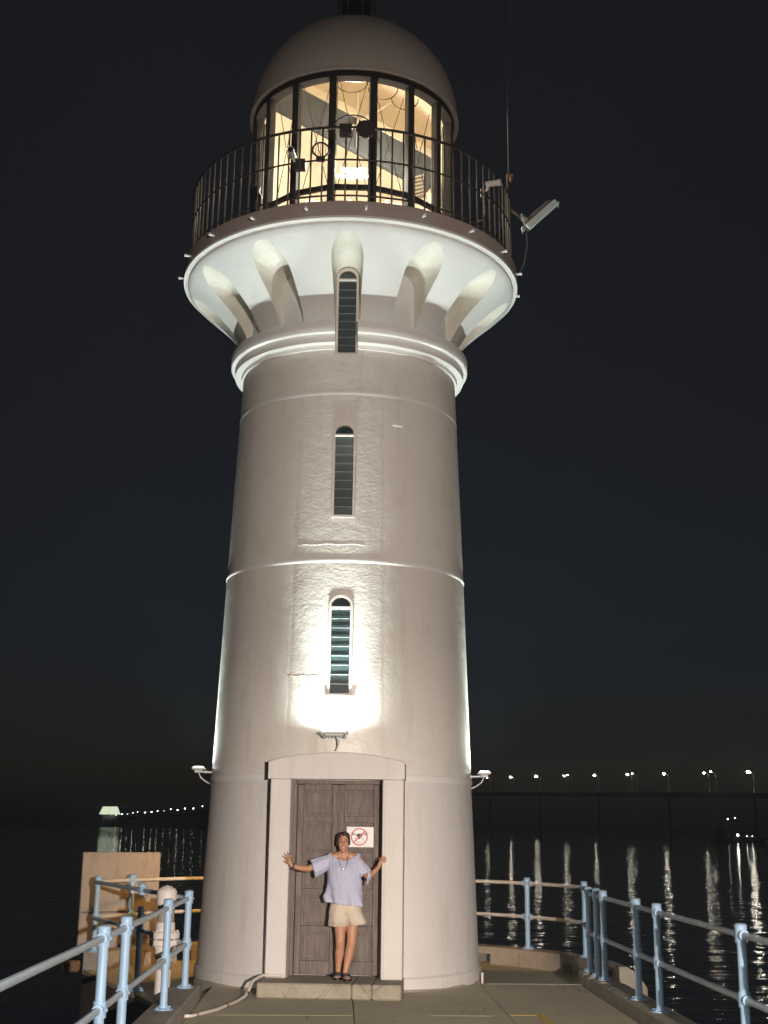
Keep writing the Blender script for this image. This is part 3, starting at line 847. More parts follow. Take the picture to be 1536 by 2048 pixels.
# local y: front face 0, positive into the tower
dc = MB(); mrot = Matrix.Rotation(PR, 3, 'Z')
dc.box(Vector(port.location) + mrot @ Vector(((OX0 + OX1) / 2, 0.30, 1.27)), (OX1 - OX0 + 0.004, 0.62, 2.268), mrot)
cut_many([base_wall, plinth], dc)
for o in (base_wall, plinth):
    o.data.shade_smooth(); o.data.set_sharp_from_angle(angle=R_(32))
for x0, x1 in ((PX0, OX0), (OX1, PX1)):
    b = MB(); b.bbox(((x0 + x1) / 2, 0.30, (ST + 2.405) / 2 + 0.0005), (x1 - x0, 0.60, 2.405 - ST), 0.010); b.build('pilaster', M_PORCH, port)
lt = [(PX0 - 0.028, 2.407), (PX1 + 0.012, 2.407)]
n = 14
for k in range(n + 1):
    t = k / n; x = (PX1 + 0.012) + (PX0 - 0.028 - PX1 - 0.012) * t
    lt.append((x, 2.60 + 0.105 * math.sin(PI * t) ** 0.9))
b = MB(); b.prism(lt, -0.026, 0.60); b.build('lintel', M_PORCH, port, smooth=20)
cp = MB(); pts_ = [(x, z + 0.006) for x, z in lt[2:]]
cp.tube([(x, -0.02, z) for x, z in pts_], 0.012, 6); cp.build('lintel_drip_edge', M_PORCH, port, smooth=True)
b = MB(); b.bbox((OX1 + 0.035, 0.0, (ST + 2.40) / 2), (0.01, 0.012, 2.2), 0.003); b.build('pilaster_bead', M_PORCH, port)
b = MB(); b.box((0, 0.50, 1.28), (OX1 - OX0, 0.06, 2.24)); b.build('door_backing', M_BLACK, port)
# door frame and leaves
DY = 0.30
for x in (OX0 + 0.024, OX1 - 0.024):
    b = MB(); b.bbox((x, DY + 0.02, (ST + 2.39) / 2 + 0.001), (0.046, 0.13, 2.39 - ST), 0.006); b.build('door_frame', M_WOOD, port)
b = MB(); b.bbox((0, DY + 0.018, 2.378), (OX1 - OX0 - 0.096, 0.126, 0.046), 0.006); b.build('door_frame', M_WOOD, port)
fx0, fx1 = OX0 + 0.05, OX1 - 0.05
midx = -0.005
railz = [2.322, 1.945, 1.525, 1.105, 0.685, 0.255]
for li, (a, c) in enumerate(((fx0, midx - 0.003), (midx + 0.003, fx1))):
    leaf = bpy.data.objects.new('door_leaf', None); link(leaf, LH)
    leaf.matrix_world = Matrix.Identity(4)
    leaf.location = port.location; leaf.rotation_euler = port.rotation_euler
    zb, zt = ST + 0.012, 2.350
    for xx in (a + 0.036, c - 0.036):
        b = MB(); b.bbox((xx, DY + 0.03, (zb + zt) / 2), (0.07, 0.05, zt - zb), 0.005); b.build('door_stile', M_WOOD, leaf)
    for i, z in enumerate(railz):
        h = 0.075 if i < 5 else 0.15
        b = MB(); b.bbox(((a + c) / 2, DY + 0.032, z), (c - a - 0.144, 0.044, h), 0.005); b.build('door_rail', M_WOOD, leaf)
    zz = railz
    for i in range(5):
        zt_, zb_ = zz[i] - 0.0385, zz[i + 1] + (0.0385 if i < 4 else 0.076)
        b = MB(); b.box(((a + c) / 2, DY + 0.052, (zt_ + zb_) / 2), (c - a - 0.142, 0.012, zt_ - zb_)); 
        b.bbox(((a + c) / 2, DY + 0.046, (zt_ + zb_) / 2), (c - a - 0.20, 0.014, zt_ - zb_ - 0.05), 0.006)
        b.build('door_panel', M_WOOD, leaf)
b = MB(); b.bbox((midx + 0.01, DY - 0.002, 1.26), (0.035, 0.012, 2.16), 0.004); b.build('door_cover_strip', M_WOOD, port)
# step
stp = thing('doorstep', 'rough cracked concrete step in front of the wooden door', 'step', (-0.055, -1.92, 0), PR)
for x0, x1 in ((-0.812, 0.245), (0.249, 0.47), (0.474, 0.800)):
    b = MB(); b.bbox(((x0 + x1) / 2, -0.03, ST / 2), (x1 - x0 - 0.0, 0.86, ST - 0.0016), 0.016); b.build('step_block', M_STEP, stp)

# no-drones sign on the right door leaf
def sign_pt(x, z, d): return (x, d, z)
sg = thing('no_drone_sign', 'white notice with red prohibition ring over a black drone on the door', 'sign', (-0.055, -1.92, 0), PR)
SX, SZ = 0.262, 1.742
b = MB(); b.bbox((SX, DY - 0.003, SZ), (0.325, 0.006, 0.236), 0.002); b.build('board', M_WHITE, sg)
cx, cz = SX - 0.008, SZ + 0.002
ring = MB()
N = 40; vs = []; fs = []
for k in range(N):
    t = 2 * PI * k / N
    for rr, yy in ((0.088, -0.0075), (0.101, -0.0075), (0.101, -0.005), (0.088, -0.005)):
        vs.append((cx + rr * math.cos(t), DY + yy, cz + rr * math.sin(t)))
for k in range(N):
    j = (k + 1) % N
    for q in range(4):
        fs.append((k * 4 + q, k * 4 + (q + 1) % 4, j * 4 + (q + 1) % 4, j * 4 + q))
ring.add(vs, fs)
m45 = Matrix.Rotation(-R_(45), 3, 'Y')
ring.box((cx, DY - 0.0069, cz), (0.182, 0.0012, 0.013), m45)
ring.build('prohibition_ring', M_RED, sg)
dr = MB()
y = DY - 0.0058
def q2(x0, z0, x1, z1): dr.box((cx + (x0 + x1) / 2, y, cz + (z0 + z1) / 2), (abs(x1 - x0), 0.001, abs(z1 - z0)))
dr.prism([(cx + 0.034 * math.cos(PI * k / 10), cz + 0.012 + 0.026 * math.sin(PI * k / 10)) for k in range(11)] , y - 0.0005, y + 0.0005)
q2(-0.03, 0.0, 0.03, 0.012)
q2(-0.092, 0.020, 0.092, 0.027)
for s in (-1, 1):
    q2(s * 0.075, 0.027, s * 0.083, 0.042); q2(s * 0.045, 0.041, s * 0.118, 0.046)
    q2(s * 0.05, 0.027, s * 0.055, 0.034)
    pts = [(s * (0.026 + 0.028 * math.sin(k * PI / 12)), 0.002 - 0.009 * k) for k in range(7)]
    dr.tube([(cx + a, y, cz + c) for a, c in pts], 0.0024, 4)
q2(-0.014, -0.024, 0.014, 0.0)
q2(-0.012, -0.028, -0.009, -0.022)
for k, wd in enumerate((0.010, 0.008, 0.011, 0.007, 0.009)):
    q2(-0.034 + k * 0.0145, -0.068, -0.034 + k * 0.0145 + wd, -0.060)
dr.build('drone_symbol', M_INK, sg)

# ------------------------------------------------------------------ lamps on the tower
def uplight(label, az, r, z, energy, tilt, cable=True):
    t = thing('uplight', label, 'lamp', pol(Rt(z), az, z), R_(az), 'floodlights clamped round the tower')
    d = r - Rt(z)
    b = MB(); b.bbox((0, -d, 0), (0.34, 0.17, 0.035), 0.01); b.bbox((0, -d, -0.026), (0.22, 0.10, 0.024), 0.008)
    h = b.build('housing', M_LAMPGREY, t); 
    for k in range(7):
        f = MB(); f.box((-0.12 + 0.04 * k, -d, -0.044), (0.006, 0.09, 0.016)); f.build('cooling_fin', M_LAMPGREY, h)
    b = MB(); b.bbox((0, -d, 0.0195), (0.29, 0.125, 0.004), 0.001); b.build('lens', M_LED, t)
    br = MB()
    for s in (-1, 1): br.tube([(s * 0.12, 0.03, -0.05), (s * 0.12, -d * 0.6, -0.045), (s * 0.14, -d, -0.02)], 0.011, 6)
    br.bbox((0, 0.005, -0.05), (0.30, 0.02, 0.05), 0.004); br.build('bracket', M_LAMPGREY, t)
    if cable:
        c = MB(); c.tube([(0.05, -d, -0.045), (0.055, -d * 0.8, -0.12), (0.03, -d * 0.4, -0.17), (0.0, 0.0, -0.20)], 0.010, 6); c.build('cable', M_LAMPGREY, t, smooth=True)
    L = lamp('uplight_light', 'AREA', (0, -d, 0.03), energy, UP_C, t, shape='RECTANGLE', size=0.28, size_y=0.12)
    L.data.spread = R_(176)
    L.rotation_mode = 'QUATERNION'
    L.rotation_quaternion = Vector((0, math.sin(tilt), math.cos(tilt))).to_track_quat('-Z', 'Y')
    L2 = lamp('uplight_light', 'AREA', (0, -d, 0.031), UP_BEAM_W, UP_C, t, shape='RECTANGLE', size=0.24, size_y=0.10)
    L2.data.spread = R_(70)
    L2.rotation_mode = 'QUATERNION'
    L2.rotation_quaternion = Vector((0, math.sin(R_(-7)), math.cos(R_(-7)))).to_track_quat('-Z', 'Y')
    return t
uplight('lamp clamped to the wall over the door below the lowest window', -3.0, 1.93, 2.95, UP_W, R_(-5))
uplight('grey lamp on the tower flank beside the panel railing, seaward left', -88, 1.90, 2.585, UP_W, R_(-5))
uplight('grey lamp on the tower flank facing the lit bridge', 86, 1.90, 2.57, UP_W, R_(-5))
uplight('grey lamp on the rear of the tower facing open water', 180, 1.90, 2.60, UP_W, R_(-5), False)

# sodium bulkhead behind the tower (its glow shows on the kerb and rails)
sd = thing('bulkhead_lamp', 'orange sodium bulkhead lamp on the rear wall of the tower', 'lamp', pol(Rt(2.1), 203, 2.1), R_(203))
b = MB(); b.bbox((0, -0.05, 0), (0.26, 0.10, 0.18), 0.02); b.build('housing', M_LAMPGREY, sd)
b = MB(); b.bbox((0, -0.115, 0), (0.2, 0.03, 0.13), 0.012); b.build('lens', mat('sodium_lens', (1, .6, .2), 0.4, emit=((1.0, 0.45, 0.10), 6.0)), sd)
lamp('bulkhead_light', 'POINT', (0, -0.22, 0), SODIUM_W, (1.0, 0.50, 0.12), sd, shadow_soft_size=0.08)

# cctv cameras on the gallery rail
def cctv(label, az, z, turn):
    t = thing('security_camera', label, 'camera', pol(RR + 0.02, az, z), R_(az + turn), 'white cameras on the gallery railing')
    b = MB(); b.tube([(0, 0.06, 0), (0, -0.13, 0)], 0.042, 14); b.tube([(0, -0.10, 0), (0, -0.145, 0)], 0.047, 14, cap=False); b.build('body', M_CCTV, t, smooth=40)
    b = MB(); b.tube([(0, -0.125, 0), (0, -0.136, 0)], 0.036, 14); b.build('lens', M_BLACK, t, smooth=40)
    b = MB(); b.tube([(0, 0.03, -0.03), (0.03, 0.07, -0.09), (0.06, 0.10, -0.10)], 0.018, 8); b.build('arm', M_CCTV, t, smooth=True)
    b = MB(); b.bbox((0.09, 0.10, -0.10), (0.15, 0.10, 0.15), 0.01); b.build('junction_box', M_IRON, t)
cctv('round white security camera on the gallery rail before the glazing', -20.0, 10.43, 12)
cctv('white security camera on the gallery rail near the whip antenna', 53.5, 10.53, 15)
# conduit beside it
b = MB(); b.tube([pol(RR + 0.02, 49.5, 10.45), pol(RR + 0.03, 49.5, 10.0), pol(RR + 0.03, 48.5, 9.9), pol(RR, 47, 9.86)], 0.014, 6)
tag(b.build('rail_conduit', M_IRON2, smooth=True), 'bent grey conduit hanging on the gallery rail below a camera', 'conduit')
# round plates / horn / wire guard on the front of the rail
dsc = thing('round_speaker', 'dark round horn disc on the gallery rail before the middle panes', 'speaker', pol(RR + 0.05, 3.5, 10.72))
b = MB(); b.tube([(0, -0.04, 0), (0, 0.0, 0), (0, 0.10, 0)], [0.125, 0.12, 0.05], 24); b.build('horn', M_IRON, dsc, smooth=40)
b = MB(); b.bbox((-0.26, 0.02, 0.0), (0.16, 0.12, 0.15), 0.01); b.build('driver_box', M_IRON, dsc)
b = MB(); b.tube([(-0.26 + 0.26 * math.cos(PI * k / 12) + 0.1, 0.02, 0.03 + 0.20 * math.sin(PI * k / 12)) for k in range(13)], 0.009, 6); b.build('hoop', M_IRON, dsc, smooth=True)
gd = thing('lamp_guard', 'small round wire guard lamp standing on the gallery rail', 'lamp', pol(RR + 0.03, -10.5, 10.45))
b = MB(); b.tube([(0.105 * math.cos(2 * PI * k / 24), 0, 0.105 * math.sin(2 * PI * k / 24)) for k in range(25)], 0.012, 6, cap=False); b.build('ring', M_IRON, gd, smooth=True)
for k in range(5):
    x = -0.07 + 0.035 * k; hgt = math.sqrt(0.105 ** 2 - x * x)
    b = MB(); b.tube([(x, -0.0, -hgt), (x * 0.8, -0.05, 0), (x, 0, hgt)], 0.004, 5); b.build('guard_wire', M_IRON, gd, smooth=True)
b = MB(); b.bbox((0, 0.01, -0.135), (0.12, 0.06, 0.05), 0.008); b.build('foot', M_IRON, gd)
# cable box on the mullion foot
b = MB(); b.tube([pol(2.31, -34, 9.72), pol(2.30, -33.5, 9.95), pol(2.31, -34.5, 10.05), pol(2.29, -33, 10.12)], [0.05, 0.075, 0.07, 0.03], 10)
tag(b.build('cable_bundle', M_BLACK, smooth=True), 'dark bundle of cable tied to the foot of the gallery rail', 'cable')

# whip antenna and arm floodlight
an = thing('whip_antenna', 'tall thin whip antenna clamped to the gallery rail', 'antenna', (2.345, -0.02, 11.45))
b = MB(); b.tube([(0, 0, 0), (-0.01, 0, 2.5), (-0.03, 0, 6.2)], [0.011, 0.009, 0.006], 8); b.build('whip', M_IRON2, an, smooth=True)
b = MB(); b.bbox((0.02, 0, -0.02), (0.10, 0.08, 0.06), 0.01); b.tube([(0.03, 0, -0.04), (0.03, 0, -0.13)], [0.035, 0.02], 8); b.build('clamp', M_TIMBER, an)
b = MB(); b.tube([(-0.02, 0, -1.6), (-0.02, 0, 0.0)], 0.018, 8); b.build('mast', M_IRON2, an)
fl = thing('arm_floodlight', 'unlit rectangular floodlight on a bracket arm off the gallery rail', 'lamp', (2.36, 0.0, 10.85))
b = MB(); b.tube([(-0.02, 0, 0.06), (0.17, -0.02, -0.12)], 0.028, 8); b.build('arm', M_IRON2, fl)
b = MB()
for x, z in ((0.17, -0.10), (0.205, -0.13), (0.24, -0.15)):
    b.bbox((x, -0.03, z), (0.03, 0.10, 0.06), 0.004)
b.tube([(0.17, -0.03, -0.12), (0.24, -0.03, -0.25)], 0.016, 6); b.bbox((0.19, -0.03, -0.30), (0.05, 0.07, 0.05), 0.005); b.tube([(0.185, -0.03, -0.3), (0.18, -0.03, -0.37)], 0.010, 6)
b.build('swivel', M_ALU, fl)
ang = math.atan2(0.48, 0.49)
mr = Matrix.Rotation(-ang, 3, 'Y')
b = MB(); b.bbox((0.47, -0.10, -0.085), (0.62, 0.05, 0.10), 0.008, mr); b.build('front_frame', M_FLOODFACE, fl)
b = MB(); b.bbox((0.43, 0.04, -0.03), (0.56, 0.22, 0.13), 0.03, mr); b.build('housing', M_IRON2, fl)
b = MB(); b.tube([(0.68, -0.03, 0.15), (0.74, -0.03, 0.17), (0.72, -0.03, 0.08)], 0.012, 6); b.build('end_bracket', M_ALU, fl)
b = MB(); b.tube([(0.24, -0.03, -0.33), (0.25, -0.03, -0.55), (0.20, -0.05, -0.85), (0.12, -0.08, -1.03), (0.05, -0.08, -1.10)], 0.009, 6); b.build('cable', M_IRON2, fl, smooth=True)

# ------------------------------------------------------------------ pipe railings
PR_ = 0.037
def fitting(x, y, z, dirs, top=False):
    """tube clamp: collar round the post, stubs round the rails, grub screw"""
    b = MB()
    b.tube([(0, 0, -0.055), (0, 0, 0.06 if top else 0.055)], 0.048, 14)
    if top: b.lathe([(0.048, 0.06), (0.05, 0.063), (0.05, 0.075), (0.035, 0.085), (0.004, 0.088)], 14)
    for d in dirs:
        d = Vector((d[0], d[1], 0)).normalized()
        b.tube([Vector((0, 0, 0)), d * 0.085], 0.037, 12)
        b.tube([d * 0.07, d * 0.088], 0.041, 12)
    b.tube([(0.045, -0.03, 0), (0.056, -0.038, 0)], 0.012, 6)
    return b
FIT_CACHE = {}
def fit_mesh(dirs, top):
    key = (tuple((round(d[0], 2), round(d[1], 2)) for d in dirs), top)
    if key not in FIT_CACHE: FIT_CACHE[key] = fitting(0, 0, 0, dirs, top).mesh('clamp_fitting', M_RAIL, 40)
    return FIT_CACHE[key]
pm = MB(); pm.tube([(0, 0, 0), (0, 0, 0.97)], PR_, 16); POSTM = pm.mesh('post', M_RAIL, 40)
bpz = MB(); bpz.lathe([(0.004, 0.0), (0.095, 0.0), (0.095, 0.010), (0.05, 0.016), (0.045, 0.04), (0.004, 0.041)], 16)
for k in range(4):
    a = PI / 4 + PI / 2 * k
    bpz.tube([(0.073 * math.cos(a), 0.073 * math.sin(a), 0.008), (0.073 * math.cos(a), 0.073 * math.sin(a), 0.026)], 0.012, 6)
BASEM = bpz.mesh('base_plate', M_RAIL, 40)
ZT, ZM = 1.075, 0.60
def railing(name, label, pts, posts, post_z0=0.15, mats=(M_GALV, M_RAIL), sub=None):
    """pts: polyline of the rails; posts: indices of pts that carry posts"""
    root = thing(name, label, 'railing', (0, 0, 0), 0, 'pale blue tube railings of the pier')
    for i, (p, q) in enumerate(zip(pts, pts[1:])):
        for z, nm in ((ZT, 'top_rail'), (ZM, 'middle_rail')):
            b = MB(); b.tube([(p[0], p[1], z), (q[0], q[1], z)], 0.026, 12)
            b.build(nm, mats[i] if len(mats) > 2 else mats[0], root, smooth=40)
    for i in posts:
        p = pts[i]
        dirs = []
        if i > 0: dirs.append((pts[i - 1][0] - p[0], pts[i - 1][1] - p[1]))
        if i < len(pts) - 1: dirs.append((pts[i + 1][0] - p[0], pts[i + 1][1] - p[1]))
        dirs = [Vector(d).normalized() for d in dirs]
        inst('post', POSTM, root, (p[0], p[1], post_z0), (0, 0, random.random()))
        inst('base_plate', BASEM, root, (p[0], p[1], post_z0))
        inst('clamp_fitting', fit_mesh(dirs, True), root, (p[0], p[1], ZT))
        inst('clamp_fitting', fit_mesh(dirs, False), root, (p[0], p[1], ZM))
    return root
LX = -1.655
ly = [-40, -35, -30, -25, -20, -16.0, -12.2, -7.82, -6.86, -4.38, -2.68]
railing('pier_railing', 'pale blue tube railing along the pier edge by the capped vent pipe', [(LX, y) for y in ly], range(len(ly)))
ry = [-40, -35, -30, -22, -19.0, -16.0, -13.0, -10.0, -7.0, -4.28, -3.38, -1.64, -1.22, -0.72]
railing('pier_railing', 'pale blue tube railing along the pier edge facing the lit bridge', [(3.135, y) for y in ry], range(len(ry)))
# short rail cutting the corner on the left
railing('pier_railing', 'shaded tube railing slanting from the pier end towards the tan board', [(LX - 0.04, -2.62), (-2.43, -0.93), (-3.40, 1.18)], [1], PZ + 0.0)
# ring railing round the platform
angs = [160, 147, 120, 95, 70, 39.0, 17.5]
rp = []
posts = []
for a0, a1 in zip(angs, angs[1:]):
    posts.append(len(rp))
    n = 4
    for k in range(n): rp.append(a0 + (a1 - a0) * k / n)
posts.append(len(rp)); rp.append(angs[-1])
ring_pts = [(3.585 * math.cos(R_(a)), 3.585 * math.sin(R_(a))) for a in rp] + [(3.135, -0.66)]
railing('platform_railing', 'curved tube railing round the platform behind the tower', ring_pts, posts, mats=(M_PALETUBE, M_RAIL))

# ------------------------------------------------------------------ things beside the pier
# tan board seen from behind
bd = thing('back_board', 'large tan plywood board standing outside the curved railing', 'board', (-3.28, 2.62, 0.0), R_(22))
b = MB(); b.bbox((0, 0, 1.02), (1.16, 0.045, 0.86), 0.015); b.build('upper_sheet', M_PANEL, bd)
b = MB(); b.bbox((0, 0.028, 0.30), (1.16, 0.04, 0.57), 0.012); b.build('lower_sheet', M_PANEL, bd)
b = MB(); b.bbox((-0.585, -0.01, 0.72), (0.03, 0.09, 1.46), 0.006); b.build('edge_batten', M_PANEL, bd)
for x in (-0.4, 0.4):
    b = MB(); b.bbox((x, 0.085, 0.35), (0.07, 0.07, 2.1), 0.008); b.build('prop', M_TIMBER, bd)
b = MB(); b.bbox((-3.62, 1.02, -0.02), (0.22, 0.16, 0.14), 0.02)
tag(b.build('fender_end', M_TIMBER), 'rusty timber fender end jutting out below the tan board', 'fender')
# vent pipe
vp_ = thing('vent_pipe', 'cream capped vent pipe with bolted flanges rising beside the pier kerb', 'pipe', (-1.94, -2.35, 0))
VS = 0.088
b = MB(); b.tube([(0, 0, -3.6), (0, 0, 0.52)], VS, 18); b.build('lower_pipe', M_VENT, vp_, smooth=40)
b = MB(); b.tube([(0, 0, 0.30), (0, 0, 0.44)], VS + 0.004, 18); b.build('dark_band', M_PANEL, vp_, smooth=40)
b = MB(); b.lathe([(0.02, 0.44), (0.102, 0.44), (0.106, 0.545), (0.155, 0.55), (0.165, 0.56), (0.165, 0.61), (0.158, 0.617), (0.02, 0.617)], 20); b.build('lower_flange', M_VENT, vp_, smooth=30)
b = MB(); b.lathe([(0.02, 0.628), (0.158, 0.628), (0.165, 0.635), (0.165, 0.69), (0.158, 0.70), (0.112, 0.702), (0.106, 0.80), (0.02, 0.80)], 20); b.build('upper_flange', M_VENT, vp_, smooth=30)
for k in range(8):
    a = 2 * PI * k / 8 + 0.2
    b = MB(); b.tube([(0.138 * math.cos(a), 0.138 * math.sin(a), 0.535), (0.138 * math.cos(a), 0.138 * math.sin(a), 0.715)], 0.012, 6); b.build('flange_bolt', M_VENT, vp_)
b = MB(); b.tube([(0, 0, 0.80), (0, 0, 1.0)], 0.096, 18); b.build('upper_pipe', M_PANEL, vp_, smooth=40)
b = MB(); b.lathe([(0.02, 0.985), (0.108, 0.985), (0.112, 1.0), (0.112, 1.13), (0.10, 1.15), (0.05, 1.185), (0.004, 1.198)], 24); b.build('cap', M_VENT, vp_, smooth=35)
# white conduit snaking over the deck to the door
b = MB(); b.tube([(-1.50, -3.93, 0.03), (-1.44, -3.86, 0.024), (-1.24, -3.40, 0.022), (-1.08, -2.75, 0.022), (-1.02, -2.42, 0.03), (-0.985, -2.30, 0.09), (-0.955, -2.20, 0.165), (-0.90, -2.02, 0.19),
                  (-0.86, -1.93, 0.20), (-0.70, -1.885, 0.195), (-0.60, -1.84, 0.195)], 0.017, 10)
cdt = b.build('white_conduit', M_PVC, None, smooth=True)
tag(cdt, 'thin white conduit running over the deck and up to the door', 'conduit')
for (x, y, z) in ((-1.40, -3.765, 0.022), (-1.16, -3.075, 0.022), (-1.0, -2.36, 0.06)):
    b = MB(); d = Vector((0.35, 0.9, 0)).normalized() * 0.012
    b.tube([Vector((x, y, z)) - d, Vector((x, y, z)) + d], 0.0195, 10); o = b.build('conduit_clip', M_BLACK, cdt)
# white stub on the right of the plinth
b = MB(); b.tube([(1.80, -0.60, -0.12), (1.80, -0.60, 0.115)], 0.017, 8)
tag(b.build('drain_stub', M_PVC), 'short white pipe stub against the plinth of the tower', 'pipe')
# concrete bollard block outside the right railing
b = MB(); b.prism([(-0.16, -0.75), (0.17, -0.75), (0.17, 0.12), (0.08, 0.26), (-0.06, 0.36), (-0.16, 0.36)], -0.12, 0.12)
o = b.build('fender_block', M_CONC2, loc=(3.50, -1.35, -0.08)); tag(o, 'tapered concrete block outside the railing by three close posts', 'block')
b = MB(); b.zprism([(-3.05, -1.0), (-2.70, -1.15), (-2.65, -0.2), (-3.0, -0.1)], -8.0, -1.0)
tag(b.build('mooring_pile', M_CONC2), 'dark concrete pile in the water under the slanting railing', 'pile')

# pier floodlight behind the photographer, in line with the right railing
pf = thing('pier_floodlight', 'floodlight on a short grey pole beside the pier railing', 'lamp', (2.95, -24.78, 0))
b = MB(); b.tube([(0, -0.06, 0), (0, -0.06, 2.60)], 0.05, 12); b.bbox((0, -0.06, 0.012), (0.22, 0.22, 0.024), 0.004); b.build('pole', M_LAMPGREY, pf, smooth=40)
b = MB(); b.bbox((0, -0.03, 2.70), (0.34, 0.09, 0.26), 0.015); b.build('housing', M_LAMPGREY, pf)
b = MB(); b.bbox((0, 0.02, 2.70), (0.28, 0.008, 0.20), 0.002); b.build('lens', M_LED, pf)
# a wide and a narrow beam from the one head
L = lamp('pier_flood_light', 'SPOT', (0, 0.10, 2.70), FLOOD_WIDE_W, FLOOD_C, pf, spot_size=R_(64), spot_blend=1.0, shadow_soft_size=0.06)
aim(L, Vector((-2.4, 24.7, -1.3)))
L = lamp('pier_flood_light', 'SPOT', (0, 0.10, 2.70), FLOOD_NARROW_W, FLOOD_C, pf, spot_size=R_(22), spot_blend=1.0, shadow_soft_size=0.06)
aim(L, Vector((-2.9, 24.7, -2.7)))

# added lamp post behind the camera, fill light for near deck and rails
pl = thing('added_fill_lamp', 'added unseen grey lamp post giving fill light to the near deck and rails', 'lamp', (-1.66, -19.4, 0.15))
b = MB(); b.tube([(0, 0, 0), (0, 0, 4.7), (0.10, 0.05, 4.85), (0.35, 0.2, 4.9)], 0.05, 12); b.lathe([(0.01, 0), (0.13, 0), (0.13, 0.02), (0.06, 0.05), (0.01, 0.06)], 14); b.build('pole', M_LAMPGREY, pl, smooth=40)
b = MB(); b.bbox((0.5, 0.28, 4.9), (0.42, 0.24, 0.08), 0.03); b.build('head', M_LAMPGREY, pl)
b = MB(); b.bbox((0.5, 0.28, 4.852), (0.34, 0.18, 0.012), 0.003); b.build('lens', M_LED, pl)
L = lamp('added_fill_light', 'SPOT', (0.5, 0.30, 4.82), ADDED_FILL_W, (1.0, 0.93, 0.86), pl, spot_size=R_(44), spot_blend=1.0, shadow_soft_size=0.15)
aim(L, Vector((1.2, 7.9, -4.9)))

# ------------------------------------------------------------------ bridge, far lights, ship
def azd(az, d, z): return Vector((d * math.sin(R_(az)), CAMY + d * math.cos(R_(az)), z))
br = thing('sea_bridge', 'long dark road bridge carrying a row of street lamps across the strait', 'bridge')
P9 = Vector((800 * math.sin(R_(17.84)), CAMY + 800 * math.cos(R_(17.84)))); P1 = Vector((1107 * math.sin(R_(6.58)), CAMY + 1107 * math.cos(R_(6.58))))
step = (P9 - P1) / 8
line = []
for k in range(-14, 14):
    p = P1 + step * k
    d = (p - Vector((0, CAMY))).length
    # deck height: hump towards the left, falling away beyond
    zk = 23.6 + (8 - k) * 1.0 if k >= 0 else 31.6 + k * -0.55
    line.append((k, p, min(zk, 36)))
def deck_at(z, w_, h): return z
perp = Vector((step.y, -step.x)).normalized()
vs = []; fs = []
for k, p, z in line:
    for s, zz in ((-6, z - 2.2), (-6, z + 0.9), (6, z + 0.9), (6, z - 2.2)):
        q = p + perp * s; vs.append((q.x, q.y, zz))
for i in range(len(line) - 1):
    a = i * 4
    for q in range(4): fs.append((a + q, a + (q + 1) % 4, a + 4 + (q + 1) % 4, a + 4 + q))
b = MB(); b.add(vs, fs); b.build('bridge_deck', M_BRIDGE, br)
pc = MB(); pc.bbox((0, 0, 0), (3.0, 7, 1.0), 0.2)
for k, p, z in line[::2]:
    b = MB(); b.lathe([(0.9, SEA - 4), (0.9, z - 2.2)], 12, cap=True)
    o = b.build('bridge_pier', M_BRIDGE, br); o.location = (p.x, p.y, 0)
LM = MB(); LM.ell((0, 0, 0), (0.85, 0.85, 0.6), 10, 6); LMM = LM.mesh('lamp_head', M_LAMPHEAD)
PM2 = MB(); PM2.tube([(0, 0, 0), (0, 0, 11.0), (-1.2, 0, 12.0), (-2.4, 0, 12.2)], 0.16, 6); PMM = PM2.mesh('lamp_pole', M_ALU, True)
scl = {8: 1.35, 7: 0.8, 6: 1.05, 5: 0.9, 4: 0.95, 3: 0.75, 2: 1.15, 1: 0.95, 0: 0.7}
for k, p, z in line:
    if 0 <= k <= 10:
        t = thing('bridge_lamp', 'street lamp on the long dark bridge over the water', 'street lamp', (p.x, p.y, z + 0.9), 0, 'street lamps along the bridge')
        inst('lamp_pole', PMM, t)
        s = scl.get(k, 1.0)
        inst('lamp_head', LMM, t, (-3.0, 0, 12.2), (0, 0, 0), (s, s, s))
for k, s in ((7, 0.5), (5, 0.4), (3, 0.4)):
    p = P1 + step * (k + 0.32); z = 23.6 + (8 - k) * 1.0
    q = p + perp * 5
    t = thing('bridge_lamp', 'street lamp on the long dark bridge over the water', 'street lamp', (q.x, q.y, z + 0.9), 0, 'street lamps along the bridge')
    inst('lamp_pole', PMM, t); inst('lamp_head', LMM, t, (-3.0, 0, 12.4), (0, 0, 0), (s, s, s))
# truck on the bridge
p = P1 + step * 5.45
b = MB(); b.bbox((0, 0, 2.2), (11, 2.6, 2.8), 0.2); b.bbox((6.6, 0, 1.8), (1.8, 2.5, 2.2), 0.2)
o = b.build('lorry', M_SLATE, loc=(p.x, p.y, 23.6 + 2.6 + 0.9)); o.rotation_euler = (0, 0, math.atan2(step.y, step.x) * 0.2); tag(o, 'dark lorry crossing the bridge between two street lamps', 'lorry')

